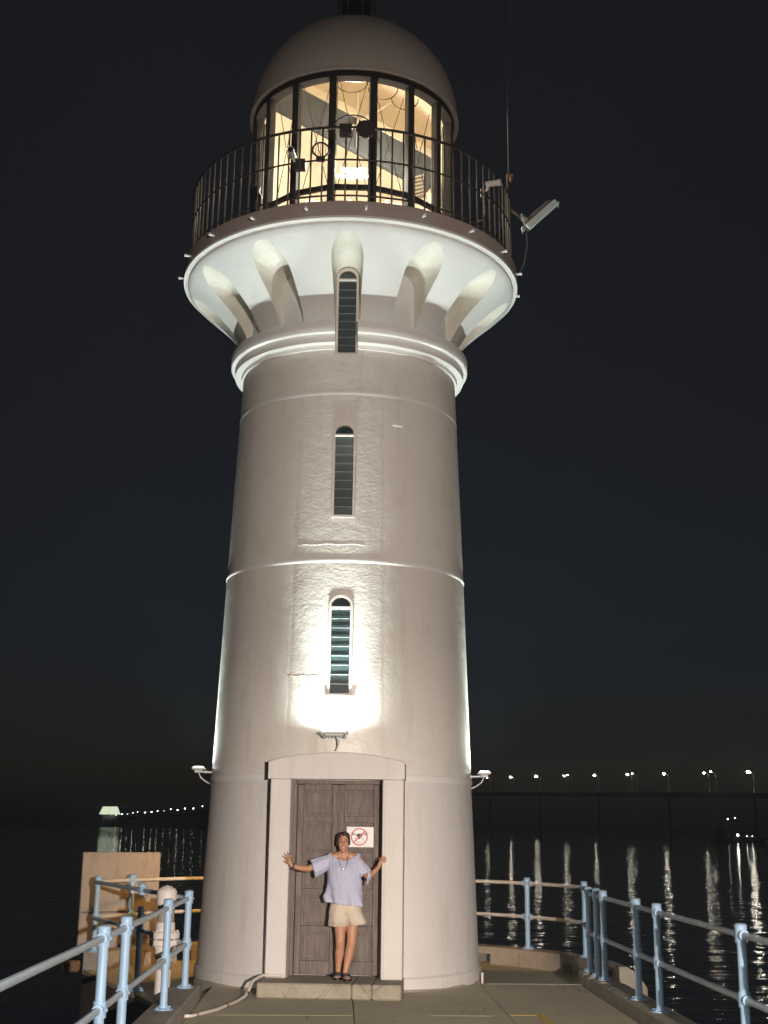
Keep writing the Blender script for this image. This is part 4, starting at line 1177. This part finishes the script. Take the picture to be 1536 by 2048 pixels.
# far left causeway with lights and a lit canopy
cw = thing('far_causeway', 'distant low causeway with a string of small lights', 'causeway')
fu = [405, 387, 370, 355, 342, 328, 315, 303, 290, 275, 266, 255, 244, 232, 222]
fvv = [1612.5, 1617, 1617, 1620, 1618.5, 1622, 1622, 1624, 1625, 1624, 1626, 1628, 1628.5, 1630.5, 1631.5]
def px_ray(u, v):
    X, Y = u - 768, v - 1024
    rl = R_(0.68733); cr, sr = math.cos(rl), math.sin(rl)
    x = (X * cr + Y * sr) / 2530.3; y = (-X * sr + Y * cr) / 2530.3
    pt, yw = R_(14.0234), R_(1.73274)
    yy = math.cos(pt) + y * math.sin(pt); zz = math.sin(pt) - y * math.cos(pt)
    return Vector((x * math.cos(yw) + yy * math.sin(yw), -x * math.sin(yw) + yy * math.cos(yw), zz))
cpts = []
for i, (u, v) in enumerate(zip(fu, fvv)):
    d = 1 / (1 / 2100 + (1 / 3200 - 1 / 2100) * i / 14)
    r = px_ray(u, v); r = r / math.hypot(r.x, r.y)
    cpts.append(Vector((0, CAMY, CAMH)) + r * d)
FL = MB(); FL.ell((0, 0, 0), (1.05, 1.05, 1.05), 8, 6); FLM = FL.mesh('lamp_head', M_LAMPHEAD2)
FP = MB(); FP.tube([(0, 0, -9), (0, 0, -0.5)], 0.2, 5); FPM = FP.mesh('lamp_pole', M_ALU)
for i, p in enumerate(cpts):
    t = thing('causeway_lamp', 'tiny street lamp on the distant causeway beyond the tower', 'street lamp', p, 0, 'lamps along the far causeway')
    s = random.choice([0.6, 0.8, 1.0, 1.25])
    inst('lamp_head', FLM, t, (0, 0, 0), (0, 0, 0), (s, s, s)); inst('lamp_pole', FPM, t)
ext = [cpts[0] + (cpts[0] - cpts[1]) * k for k in (4, 2)] + cpts
vs = []; fs = []
for p in ext:
    zz = p.z - 9
    for dy, z in ((-6, zz - 3), (-6, zz + 0.8), (6, zz + 0.8), (6, zz - 3)): vs.append((p.x + dy, p.y, z))
for i in range(len(ext) - 1):
    a = i * 4
    for q in range(4): fs.append((a + q, a + (q + 1) % 4, a + 4 + (q + 1) % 4, a + 4 + q))
b = MB(); b.add(vs, fs); b.build('causeway_deck', M_BRIDGE, cw)
for p in cpts[::2]:
    b = MB(); b.lathe([(1.5, SEA - 4), (1.5, p.z - 12)], 8, cap=True); o = b.build('causeway_pier', M_BRIDGE, cw); o.location = (p.x, p.y, 0)
r = px_ray(220, 1621); r = r / math.hypot(r.x, r.y)
c0 = Vector((0, CAMY, CAMH)) + r * 3150
ck = thing('lit_canopy', 'bright greenish lit checkpoint canopy at the far end of the causeway', 'building', (c0.x, c0.y, 0))
b = MB(); b.prism([(-23, c0.z - 9), (23, c0.z - 9), (16, c0.z + 9), (-15, c0.z + 9)], -12, 12); b.build('canopy_roof', M_CANOPY, ck)
b = MB(); b.box((0, 0, (SEA + c0.z - 12) / 2), (30, 14, c0.z - 12 - SEA)); b.build('checkpoint_base', M_BRIDGE, ck)

# ship at anchor
r = px_ray(1478, 1671); r = r / math.hypot(r.x, r.y)
sp_ = Vector((0, CAMY, CAMH)) + r * 700
sh = thing('anchored_ship', 'dark ship at anchor below the bridge with a few deck lights', 'ship', (sp_.x, sp_.y, SEA), R_(8))
hp = [(-14, 0), (12, 0), (15, 2.6), (-14.5, 2.2)]
b = MB(); b.prism(hp, -2.6, 2.6); b.build('hull', M_HULL, sh)
b = MB(); b.bbox((-9, 0, 4.2), (6, 4, 4.0), 0.2); b.bbox((-9, 0, 7.0), (4, 3.4, 1.8), 0.2); b.build('deckhouse', M_HULL, sh)
b = MB(); b.tube([(-7, 0, 7.8), (-7, 0, 14.5)], 0.12, 6); b.build('mast', M_HULL, sh)
SL = MB(); SL.ell((0, 0, 0), (0.38, 0.38, 0.38), 8, 6); SLM = SL.mesh('deck_light', M_LAMPHEAD2)
for x, z, s in ((-2.0, 3.6, 1.5), (3.0, 3.1, 0.5), (6, 3.1, 0.5), (-7, 11.6, 0.8), (-3.0, 12.2, 0.7)):
    inst('deck_light', SLM, sh, (x, -2.8, z), (0, 0, 0), (s, s, s))
# ------------------------------------------------------------------ the woman in the doorway
wn = thing('person', 'woman in a lavender blouse and beige shorts leaning in the doorway, arms spread', 'person', (0.06, -1.90, ST))
WO = Vector((0.06, -1.90, ST))
def W(x, y, z): return Vector((x, y, z)) - WO
B = MB()
def limb(pts):
    for (p, r), (q, s) in zip(pts, pts[1:]): B.cone(W(*p), r, W(*q), s)
# trunk
B.ell(W(0.075, -1.86, 1.00), (0.155, 0.105, 0.13)); B.ell(W(0.065, -1.86, 1.18), (0.125, 0.09, 0.16))
B.ell(W(0.048, -1.86, 1.37), (0.150, 0.095, 0.15)); B.ell(W(0.045, -1.855, 1.475), (0.155, 0.065, 0.055))
for s in (-1, 1): B.ell(W(0.045 + s * 0.07, -1.925, 1.355), (0.06, 0.055, 0.06))
limb([((-0.115, -1.85, 1.50), 0.050), ((0.0, -1.85, 1.535), 0.048), ((0.04, -1.85, 1.55), 0.05)])
limb([((0.20, -1.85, 1.495), 0.050), ((0.09, -1.85, 1.535), 0.048), ((0.04, -1.85, 1.55), 0.05)])
limb([((0.043, -1.85, 1.50), 0.062), ((0.040, -1.855, 1.56), 0.053), ((0.036, -1.86, 1.62), 0.053)])
# head: skull, face, jaw, chin, nose, cheeks, ears
hx = 0.036
B.ell(W(hx, -1.862, 1.712), (0.070, 0.090, 0.085)); B.ell(W(hx, -1.885, 1.665), (0.062, 0.070, 0.085))
B.ell(W(hx, -1.905, 1.615), (0.050, 0.052, 0.05)); B.ell(W(hx, -1.942, 1.583), (0.024, 0.020, 0.020))
B.cone(W(hx, -1.950, 1.695), 0.010, W(hx, -1.969, 1.655), 0.0135); 
for s in (-1, 1):
    B.ell(W(hx + s * 0.034, -1.934, 1.650), (0.022, 0.018, 0.021)); B.ell(W(hx + s * 0.011, -1.963, 1.651), (0.009, 0.010, 0.008))
    B.ell(W(hx + s * 0.030, -1.940, 1.707), (0.024, 0.013, 0.010))
    B.ell(W(hx + s * 0.070, -1.862, 1.672), (0.011, 0.018, 0.030))
B.ell(W(hx, -1.946, 1.620), (0.028, 0.018, 0.014))
# legs: her right (image left), her left crosses in front
limb([((0.005, -1.86, 0.97), 0.092), ((0.012, -1.865, 0.80), 0.079), ((0.020, -1.885, 0.635), 0.058), ((0.020, -1.893, 0.575), 0.055),
      ((0.020, -1.870, 0.50), 0.052), ((0.014, -1.855, 0.44), 0.054), ((0.006, -1.845, 0.33), 0.038), ((0.002, -1.84, 0.255), 0.031)])
limb([((0.150, -1.86, 0.97), 0.092), ((0.155, -1.885, 0.80), 0.079), ((0.152, -1.925, 0.635), 0.058), ((0.148, -1.935, 0.575), 0.055),
      ((0.135, -1.925, 0.50), 0.052), ((0.125, -1.920, 0.44), 0.054), ((0.100, -1.930, 0.33), 0.038), ((0.085, -1.945, 0.255), 0.031)])
B.ell(W(0.020, -1.905, 0.595), (0.042, 0.042, 0.050)); B.ell(W(0.150, -1.948, 0.595), (0.042, 0.042, 0.050))
# feet
def foot(ax, ay, tx, ty):
    B.cone(W(ax, ay, 0.24), 0.031, W(ax, ay + 0.03, 0.205), 0.030)
    B.cone(W(ax, ay + 0.03, 0.203), 0.029, W((ax + tx) / 2, (ay + ty) / 2, 0.212), 0.030)
    B.cone(W((ax + tx) / 2, (ay + ty) / 2, 0.210), 0.030, W(tx, ty + 0.03, 0.198), 0.023)
    d = Vector((tx - ax, ty - ay, 0)).normalized(); n = Vector((-d.y, d.x, 0))
    for k in range(5):
        o = n * (-0.028 + 0.014 * k); L = 0.030 - 0.004 * abs(k - 1.2)
        p = Vector((tx, ty + 0.02, 0.196)) + o
        B.cone(W(*p), 0.0085, W(*(p + d * L - Vector((0, 0, 0.004)))), 0.007)
foot(0.002, -1.84, -0.008, -1.985)
foot(0.085, -1.945, 0.105, -2.095)
# her right arm reaching to the pilaster (image left)
limb([((-0.135, -1.85, 1.495), 0.052), ((-0.25, -1.865, 1.435), 0.043), ((-0.365, -1.885, 1.378), 0.037), ((-0.44, -1.905, 1.382), 0.036), ((-0.50, -1.925, 1.394), 0.030), ((-0.560, -1.94, 1.412), 0.024)])
B.cone(W(-0.560, -1.94, 1.412), 0.023, W(-0.592, -1.935, 1.450), 0.027); B.cone(W(-0.575, -1.937, 1.435), 0.024, W(-0.612, -1.922, 1.480), 0.022)
B.cone(W(-0.585, -1.94, 1.448), 0.022, W(-0.590, -1.925, 1.490), 0.020)
def finger(p0, p1, p2, r=0.0088):
    B.cone(W(*p0), r, W(*p1), r * 0.95, 8); B.cone(W(*p1), r * 0.95, W(*p2), r * 0.78, 8)
finger((-0.620, -1.922, 1.478), (-0.650, -1.914, 1.505), (-0.676, -1.902, 1.520))
finger((-0.612, -1.918, 1.490), (-0.632, -1.910, 1.526), (-0.652, -1.898, 1.550))
finger((-0.598, -1.916, 1.497), (-0.608, -1.908, 1.536), (-0.618, -1.896, 1.566))
finger((-0.584, -1.918, 1.495), (-0.582, -1.910, 1.530), (-0.582, -1.898, 1.556), 0.008)
finger((-0.590, -1.945, 1.440), (-0.625, -1.935, 1.447), (-0.655, -1.918, 1.462), 0.0100)
# her left arm, elbow dropped, hand gripping the other jamb (image right)
limb([((0.215, -1.85, 1.490), 0.052), ((0.275, -1.88, 1.395), 0.043), ((0.322, -1.915, 1.300), 0.038), ((0.352, -1.945, 1.312), 0.037), ((0.395, -1.975, 1.350), 0.031), ((0.445, -2.00, 1.405), 0.024)])
B.cone(W(0.445, -2.00, 1.405), 0.023, W(0.470, -2.01, 1.455), 0.027); B.cone(W(0.462, -2.01, 1.445), 0.025, W(0.492, -2.010, 1.478), 0.022)
for k in range(4):
    z = 1.462 + 0.019 * k; r = (0.0082, 0.009, 0.009, 0.0085)[k]
    L = (0.8, 0.95, 1.0, 0.9)[k]
    p0 = (0.484, -2.016, z); p1 = (0.484 + 0.036 * L, -2.004, z + 0.008); p2 = (0.484 + 0.052 * L, -1.990, z + 0.001)
    finger(p0, p1, p2, r)
finger((0.462, -2.02, 1.450), (0.458, -2.005, 1.492), (0.468, -1.985, 1.520), 0.0098)

def solidify_body(mb, name, mt, parent, voxel, it=6):
    o = mb.build(name + '_raw', mt)
    md = o.modifiers.new('r', 'REMESH'); md.mode = 'VOXEL'; md.voxel_size = voxel
    ms = o.modifiers.new('s', 'SMOOTH'); ms.factor = 0.5; ms.iterations = it
    me = evaluated_mesh(o); me.name = name
    me.materials.clear(); me.materials.append(mt); me.shade_smooth()
    bpy.data.objects.remove(o)
    p = bpy.data.objects.new(name, me); link(p, parent)
    return p
solidify_body(B, 'body', M_SKIN, wn, 0.0052, 4)
# eyes, brows, mouth
for s in (-1, 1):
    b = MB(); b.ell(W(hx + s * 0.030, -1.9445, 1.6895), (0.0125, 0.008, 0.0065), 10, 8); e = b.build('eye', M_EYE, wn, smooth=True)
    b = MB(); b.ell(W(hx + s * 0.030, -1.9495, 1.6895), (0.006, 0.005, 0.006), 10, 8); b.build('iris', M_HAIR, e, smooth=True)
    b = MB(); b.tube([W(hx + s * 0.012, -1.9545, 1.711), W(hx + s * 0.030, -1.954, 1.7165), W(hx + s * 0.050, -1.940, 1.710)], [0.003, 0.004, 0.002], 6); b.build('eyebrow', M_HAIR, wn)
    b = MB(); b.tube([W(hx + s * 0.016, -1.9505, 1.6955), W(hx + s * 0.030, -1.953, 1.698), W(hx + s * 0.045, -1.945, 1.694)], 0.0025, 6); b.build('eyelid', M_HAIR, wn)
b = MB()
b.tube([W(hx + 0.030 * t, -1.9675 + 0.012 * t * t, 1.6285 + 0.010 * t * t) for t in (-1, -0.6, -0.2, 0.2, 0.6, 1)], [0.002, 0.0045, 0.005, 0.005, 0.0045, 0.002], 6)
b.tube([W(hx + 0.027 * t, -1.9665 + 0.012 * t * t, 1.612 + 0.018 * t * t) for t in (-1, -0.6, -0.2, 0.2, 0.6, 1)], [0.002, 0.005, 0.006, 0.006, 0.005, 0.002], 6)
b.build('lips', M_LIP, wn, smooth=True)
b = MB(); b.tube([W(hx + 0.023 * t, -1.9665 + 0.010 * t * t, 1.621 + 0.009 * t * t) for t in (-1, -0.5, 0, 0.5, 1)], [0.002, 0.004, 0.0045, 0.004, 0.002], 6); b.build('teeth', M_TEETH, wn, smooth=True)
# hair drawn back, a low knot behind
H = MB()
H.ell(W(hx, -1.850, 1.728), (0.079, 0.092, 0.079)); H.ell(W(hx, -1.825, 1.685), (0.077, 0.075, 0.085))
for s in (-1, 1):
    H.ell(W(hx + s * 0.060, -1.868, 1.695), (0.020, 0.050, 0.055)); H.ell(W(hx + s * 0.045, -1.888, 1.755), (0.030, 0.050, 0.030))
H.ell(W(hx + 0.008, -1.893, 1.777), (0.055, 0.058, 0.026)); H.ell(W(hx + 0.01, -1.755, 1.67), (0.045, 0.035, 0.045)); H.ell(W(hx, -1.80, 1.62), (0.055, 0.04, 0.05))
solidify_body(H, 'hair', M_HAIR, wn, 0.006, 3)

# clothes -----------------------------------------------------
def loft(rings, name, mt, parent, solid=0.004, closed=True, sub=0):
    vs = []; n = len(rings[0]); fs = []
    for r in rings: vs += r
    for i in range(len(rings) - 1):
        for k in range(n):
            k2 = (k + 1) % n
            fs.append((i * n + k, i * n + k2, (i + 1) * n + k2, (i + 1) * n + k))
    b = MB(); b.add(vs, fs)
    o = b.build(name, mt, parent, smooth=True)
    md = o.modifiers.new('t', 'SOLIDIFY'); md.thickness = solid; md.offset = 0
    me = evaluated_mesh(o); o.modifiers.clear(); o.data = me; me.shade_smooth()
    return o
NR = 96
rings = []
prof = [  # z, centre x, half width, half depth, centre y
    (0.985, 0.060, 0.222, 0.150, -1.875), (1.00, 0.060, 0.221, 0.150, -1.875), (1.06, 0.060, 0.212, 0.150, -1.873), (1.12, 0.059, 0.204, 0.145, -1.872), (1.18, 0.058, 0.198, 0.140, -1.870),
    (1.24, 0.056, 0.193, 0.140, -1.872), (1.30, 0.053, 0.190, 0.145, -1.876), (1.355, 0.050, 0.190, 0.148, -1.878), (1.40, 0.048, 0.192, 0.140, -1.875), (1.44, 0.046, 0.196, 0.122, -1.868),
    (1.475, 0.045, 0.198, 0.105, -1.862), (1.50, 0.044, 0.190, 0.096, -1.858), (1.515, 0.044, 0.178, 0.090, -1.857), (1.522, 0.044, 0.168, 0.086, -1.857)]
for i, (z, cx_, hw_, hd_, cy_) in enumerate(prof):
    ring_ = []
    for k in range(NR):
        t = 2 * PI * k / NR
        up = max(0.0, (z - 1.18) / 0.33); dn = max(0.0, (1.24 - z) / 0.25)
        pl = 0.006 * min(1, up) * math.cos(22 * t + 0.6 * math.sin(3 * t)) * (1 if z < 1.505 else 0.3)
        fo = 0.020 * min(1, dn) * math.sin(5 * t + 1.0 + 3 * z) + 0.010 * math.sin(9 * t + 14 * z) * min(1, dn + 0.3)
        dg = 0.014 * math.exp(-((z - 1.15 - 0.10 * math.cos(t)) / 0.028) ** 2) - 0.011 * math.exp(-((z - 1.10 - 0.12 * math.cos(t)) / 0.02) ** 2)
        e = 1 + (pl + fo + dg) / 0.17
        x = cx_ + hw_ * math.cos(t) * e
        y = cy_ + hd_ * math.sin(t) * e
        zz = z
        if z > 1.30:      # neckline: dips in the front, rises over the shoulders
            wgt = ((z - 1.30) / 0.222) ** 1.5
            zz = z + wgt * (0.040 * abs(math.cos(t)) ** 1.6 - (0.048 * max(0, -math.sin(t)) ** 1.5) + 0.01 * max(0, math.sin(t)))
        else:
            zz = z - 0.022 * math.cos(t) * max(0, (1.2 - z) / 0.2)
        ring_.append(W(x, y, zz))
    rings.append(ring_)
bl_ = loft(rings, 'blouse', M_BLOUSE, wn, 0.005)
def sleeve(p0, p1, r0, r1, flat, slant, nm):
    p0 = Vector(p0); p1 = Vector(p1); t = (p1 - p0).normalized()
    u = Vector((0, 1, 0)); u = (u - t * u.dot(t)).normalized(); v = t.cross(u)
    if v.z < 0: v = -v
    rs = []
    n = 9
    for i in range(n + 1):
        s = i / n; c = p0.lerp(p1, s); r = r0 + (r1 - r0) * s ** 0.8
        rg = []
        for k in range(48):
            a = 2 * PI * k / 48
            rr = r * (1 + 0.07 * s * math.sin(7 * a + 1.3) + 0.05 * s * math.sin(11 * a))
            p = c + u * math.cos(a) * rr * flat + v * math.sin(a) * rr + t * (slant * s * math.sin(a))
            rg.append(W(*p))
        rs.append(rg)
    return loft(rs, nm, M_BLOUSE, wn, 0.004)
sleeve((-0.10, -1.855, 1.475), (-0.318, -1.885, 1.375), 0.075, 0.098, 0.80, -0.012, 'sleeve')
sleeve((0.160, -1.855, 1.482), (0.300, -1.905, 1.320), 0.078, 0.076, 0.85, 0.028, 'sleeve')
b = MB()
b.tube([W(0.335, -1.955, 1.375), W(0.330, -1.985, 1.30), W(0.322, -1.985, 1.215)], [0.008, 0.012, 0.011], 6)
b.tube([W(0.335, -1.955, 1.375), W(0.345, -1.98, 1.33), W(0.352, -1.98, 1.26)], [0.008, 0.010, 0.009], 6)
b.ell(W(0.335, -1.962, 1.375), (0.016, 0.012, 0.014)); b.build('sleeve_tie', M_BLOUSE, wn, smooth=True)
# shorts
S = MB()
def ring_pts_(cx_, cy_, a_, b_, z0, tilt=0.0, n=40, wob=0.0):
    return [W(cx_ + a_ * math.cos(2 * PI * k / n) * (1 + wob * math.sin(6 * 2 * PI * k / n)), cy_ + b_ * math.sin(2 * PI * k / n) * (1 + wob * math.sin(6 * 2 * PI * k / n + 1)),
             z0 + tilt * math.cos(2 * PI * k / n)) for k in range(n)]
for cx0, cx1, hem, tl in ((0.002, 0.000, 0.742, 0.000), (0.150, 0.212, 0.760, 0.016)):
    rs = [ring_pts_(0.075, -1.865, 0.165, 0.120, 1.05), ring_pts_(0.5 * (cx0 + 0.075), -1.868, 0.145, 0.125, 0.97), ring_pts_(cx0, -1.87, 0.118, 0.122, 0.90, wob=0.015),
          ring_pts_(0.5 * (cx0 + cx1), -1.873, 0.117, 0.120, 0.84, tl * 0.5, wob=0.03), ring_pts_(cx1, -1.876, 0.123, 0.122, hem, tl, wob=0.045)]
    vs = []; fs = []
    for r in rs: vs += r
    for i in range(len(rs) - 1):
        for k in range(40):
            k2 = (k + 1) % 40; fs.append((i * 40 + k, i * 40 + k2, (i + 1) * 40 + k2, (i + 1) * 40 + k))
    S.add(vs, fs)
so = S.build('shorts', M_SHORTS, wn, smooth=True, fix=False)
md = so.modifiers.new('t', 'SOLIDIFY'); md.thickness = 0.006; md.offset = 0
me = evaluated_mesh(so); so.modifiers.clear(); so.data = me; me.shade_smooth()
b = MB(); b.tube([W(0.083, -1.992, 0.99), W(0.085, -1.995, 0.92), W(0.088, -1.985, 0.86)], 0.0035, 5); b.build('fly_seam', M_SHORTS, so)
# sandals
def sandal(ax, ay, tx, ty):
    d = Vector((tx - ax, ty - ay, 0)); L = d.length; d.normalize(); n = Vector((-d.y, d.x, 0))
    s = thing_part('sandal')
    so_ = MB(); out = []
    for k in range(24):
        t = 2 * PI * k / 24
        l = -0.05 + (L + 0.11) * (0.5 - 0.5 * math.cos(t)); w_ = 0.042 * (1 if t < PI else -1) * abs(math.sin(t)) ** 0.6
        p = Vector((ax, ay + 0.0, 0)) + d * (l - 0.0) + n * w_ - WO
        out.append((p.x, p.y))
    so_.zprism(out, 0.002, 0.016); so_.build('sole', M_SHOE, s)
    st_ = MB()
    for l, zt_ in ((L * 0.62, 0.062), (L * 0.85, 0.048)):
        c = Vector((ax, ay, 0)) + d * l
        st_.tube([W(*(c + n * (0.044 * math.cos(PI * k / 8)) + Vector((0, 0, ST + 0.012 + (zt_ - 0.012) * math.sin(PI * k / 8) ** 0.6)))) for k in range(9)], 0.017, 6)
    st_.tube([W(*(Vector((ax, ay, 0)) + d * (-0.035 + 0.03 * math.sin(PI * k / 8) * -0.3) + n * (0.04 * math.cos(PI * k / 8)) + Vector((0, 0, ST + 0.03 + 0.035 * math.sin(PI * k / 8))))) for k in range(9)], 0.012, 6)
    st_.build('strap', M_SHOE, s, smooth=True)
def thing_part(nm):
    o = bpy.data.objects.new(nm, None); link(o, wn); return o
sandal(0.002, -1.83, -0.008, -1.985)
sandal(0.085, -1.935, 0.105, -2.095)
# jewellery
b = MB(); b.tube([W(0.040 + 0.060 * math.cos(PI + PI * k / 14), -1.905 - 0.118 * math.sin(PI * k / 14) ** 0.5, 1.555 - 0.165 * math.sin(PI * k / 14)) for k in range(15)], 0.0022, 5); nk = b.build('necklace', M_SILVER, wn, smooth=True)
b = MB(); b.ell(W(0.040, -2.035, 1.378), (0.017, 0.005, 0.014)); b.build('pendant', M_SILVER, nk, smooth=True)
b = MB(); c = W(-0.548, -1.936, 1.408); tt = Vector((-0.06, -0.015, 0.02)).normalized(); u = tt.cross(Vector((0, 0, 1))).normalized(); v = tt.cross(u)
b.tube([c + (u * math.cos(2 * PI * k / 16) + v * math.sin(2 * PI * k / 16)) * 0.029 for k in range(17)], 0.008, 6, cap=False); b.build('bracelet', M_SHOE, wn, smooth=True)
b = MB(); c = c - tt * 0.020
b.tube([c + (u * math.cos(2 * PI * k / 16) + v * math.sin(2 * PI * k / 16)) * 0.030 for k in range(17)], 0.005, 6, cap=False); b.build('bracelet', M_SILVER, wn, smooth=True)

# ------------------------------------------------------------------ humid night air
hz = bpy.data.materials.new('humid_air'); hz.use_nodes = True
n = hz.node_tree.nodes; l = hz.node_tree.links; n.clear()
pv = n.new('ShaderNodeVolumePrincipled'); pv.inputs['Color'].default_value = (0.72, 0.87, 1.0, 1); pv.inputs['Density'].default_value = HAZE
ho = n.new('ShaderNodeOutputMaterial'); l.new(pv.outputs[0], ho.inputs['Volume'])
b = MB(); b.box((0, 2750, 23.5), (13200, 8700, 67))
tag(b.build('haze', hz), kind='stuff')
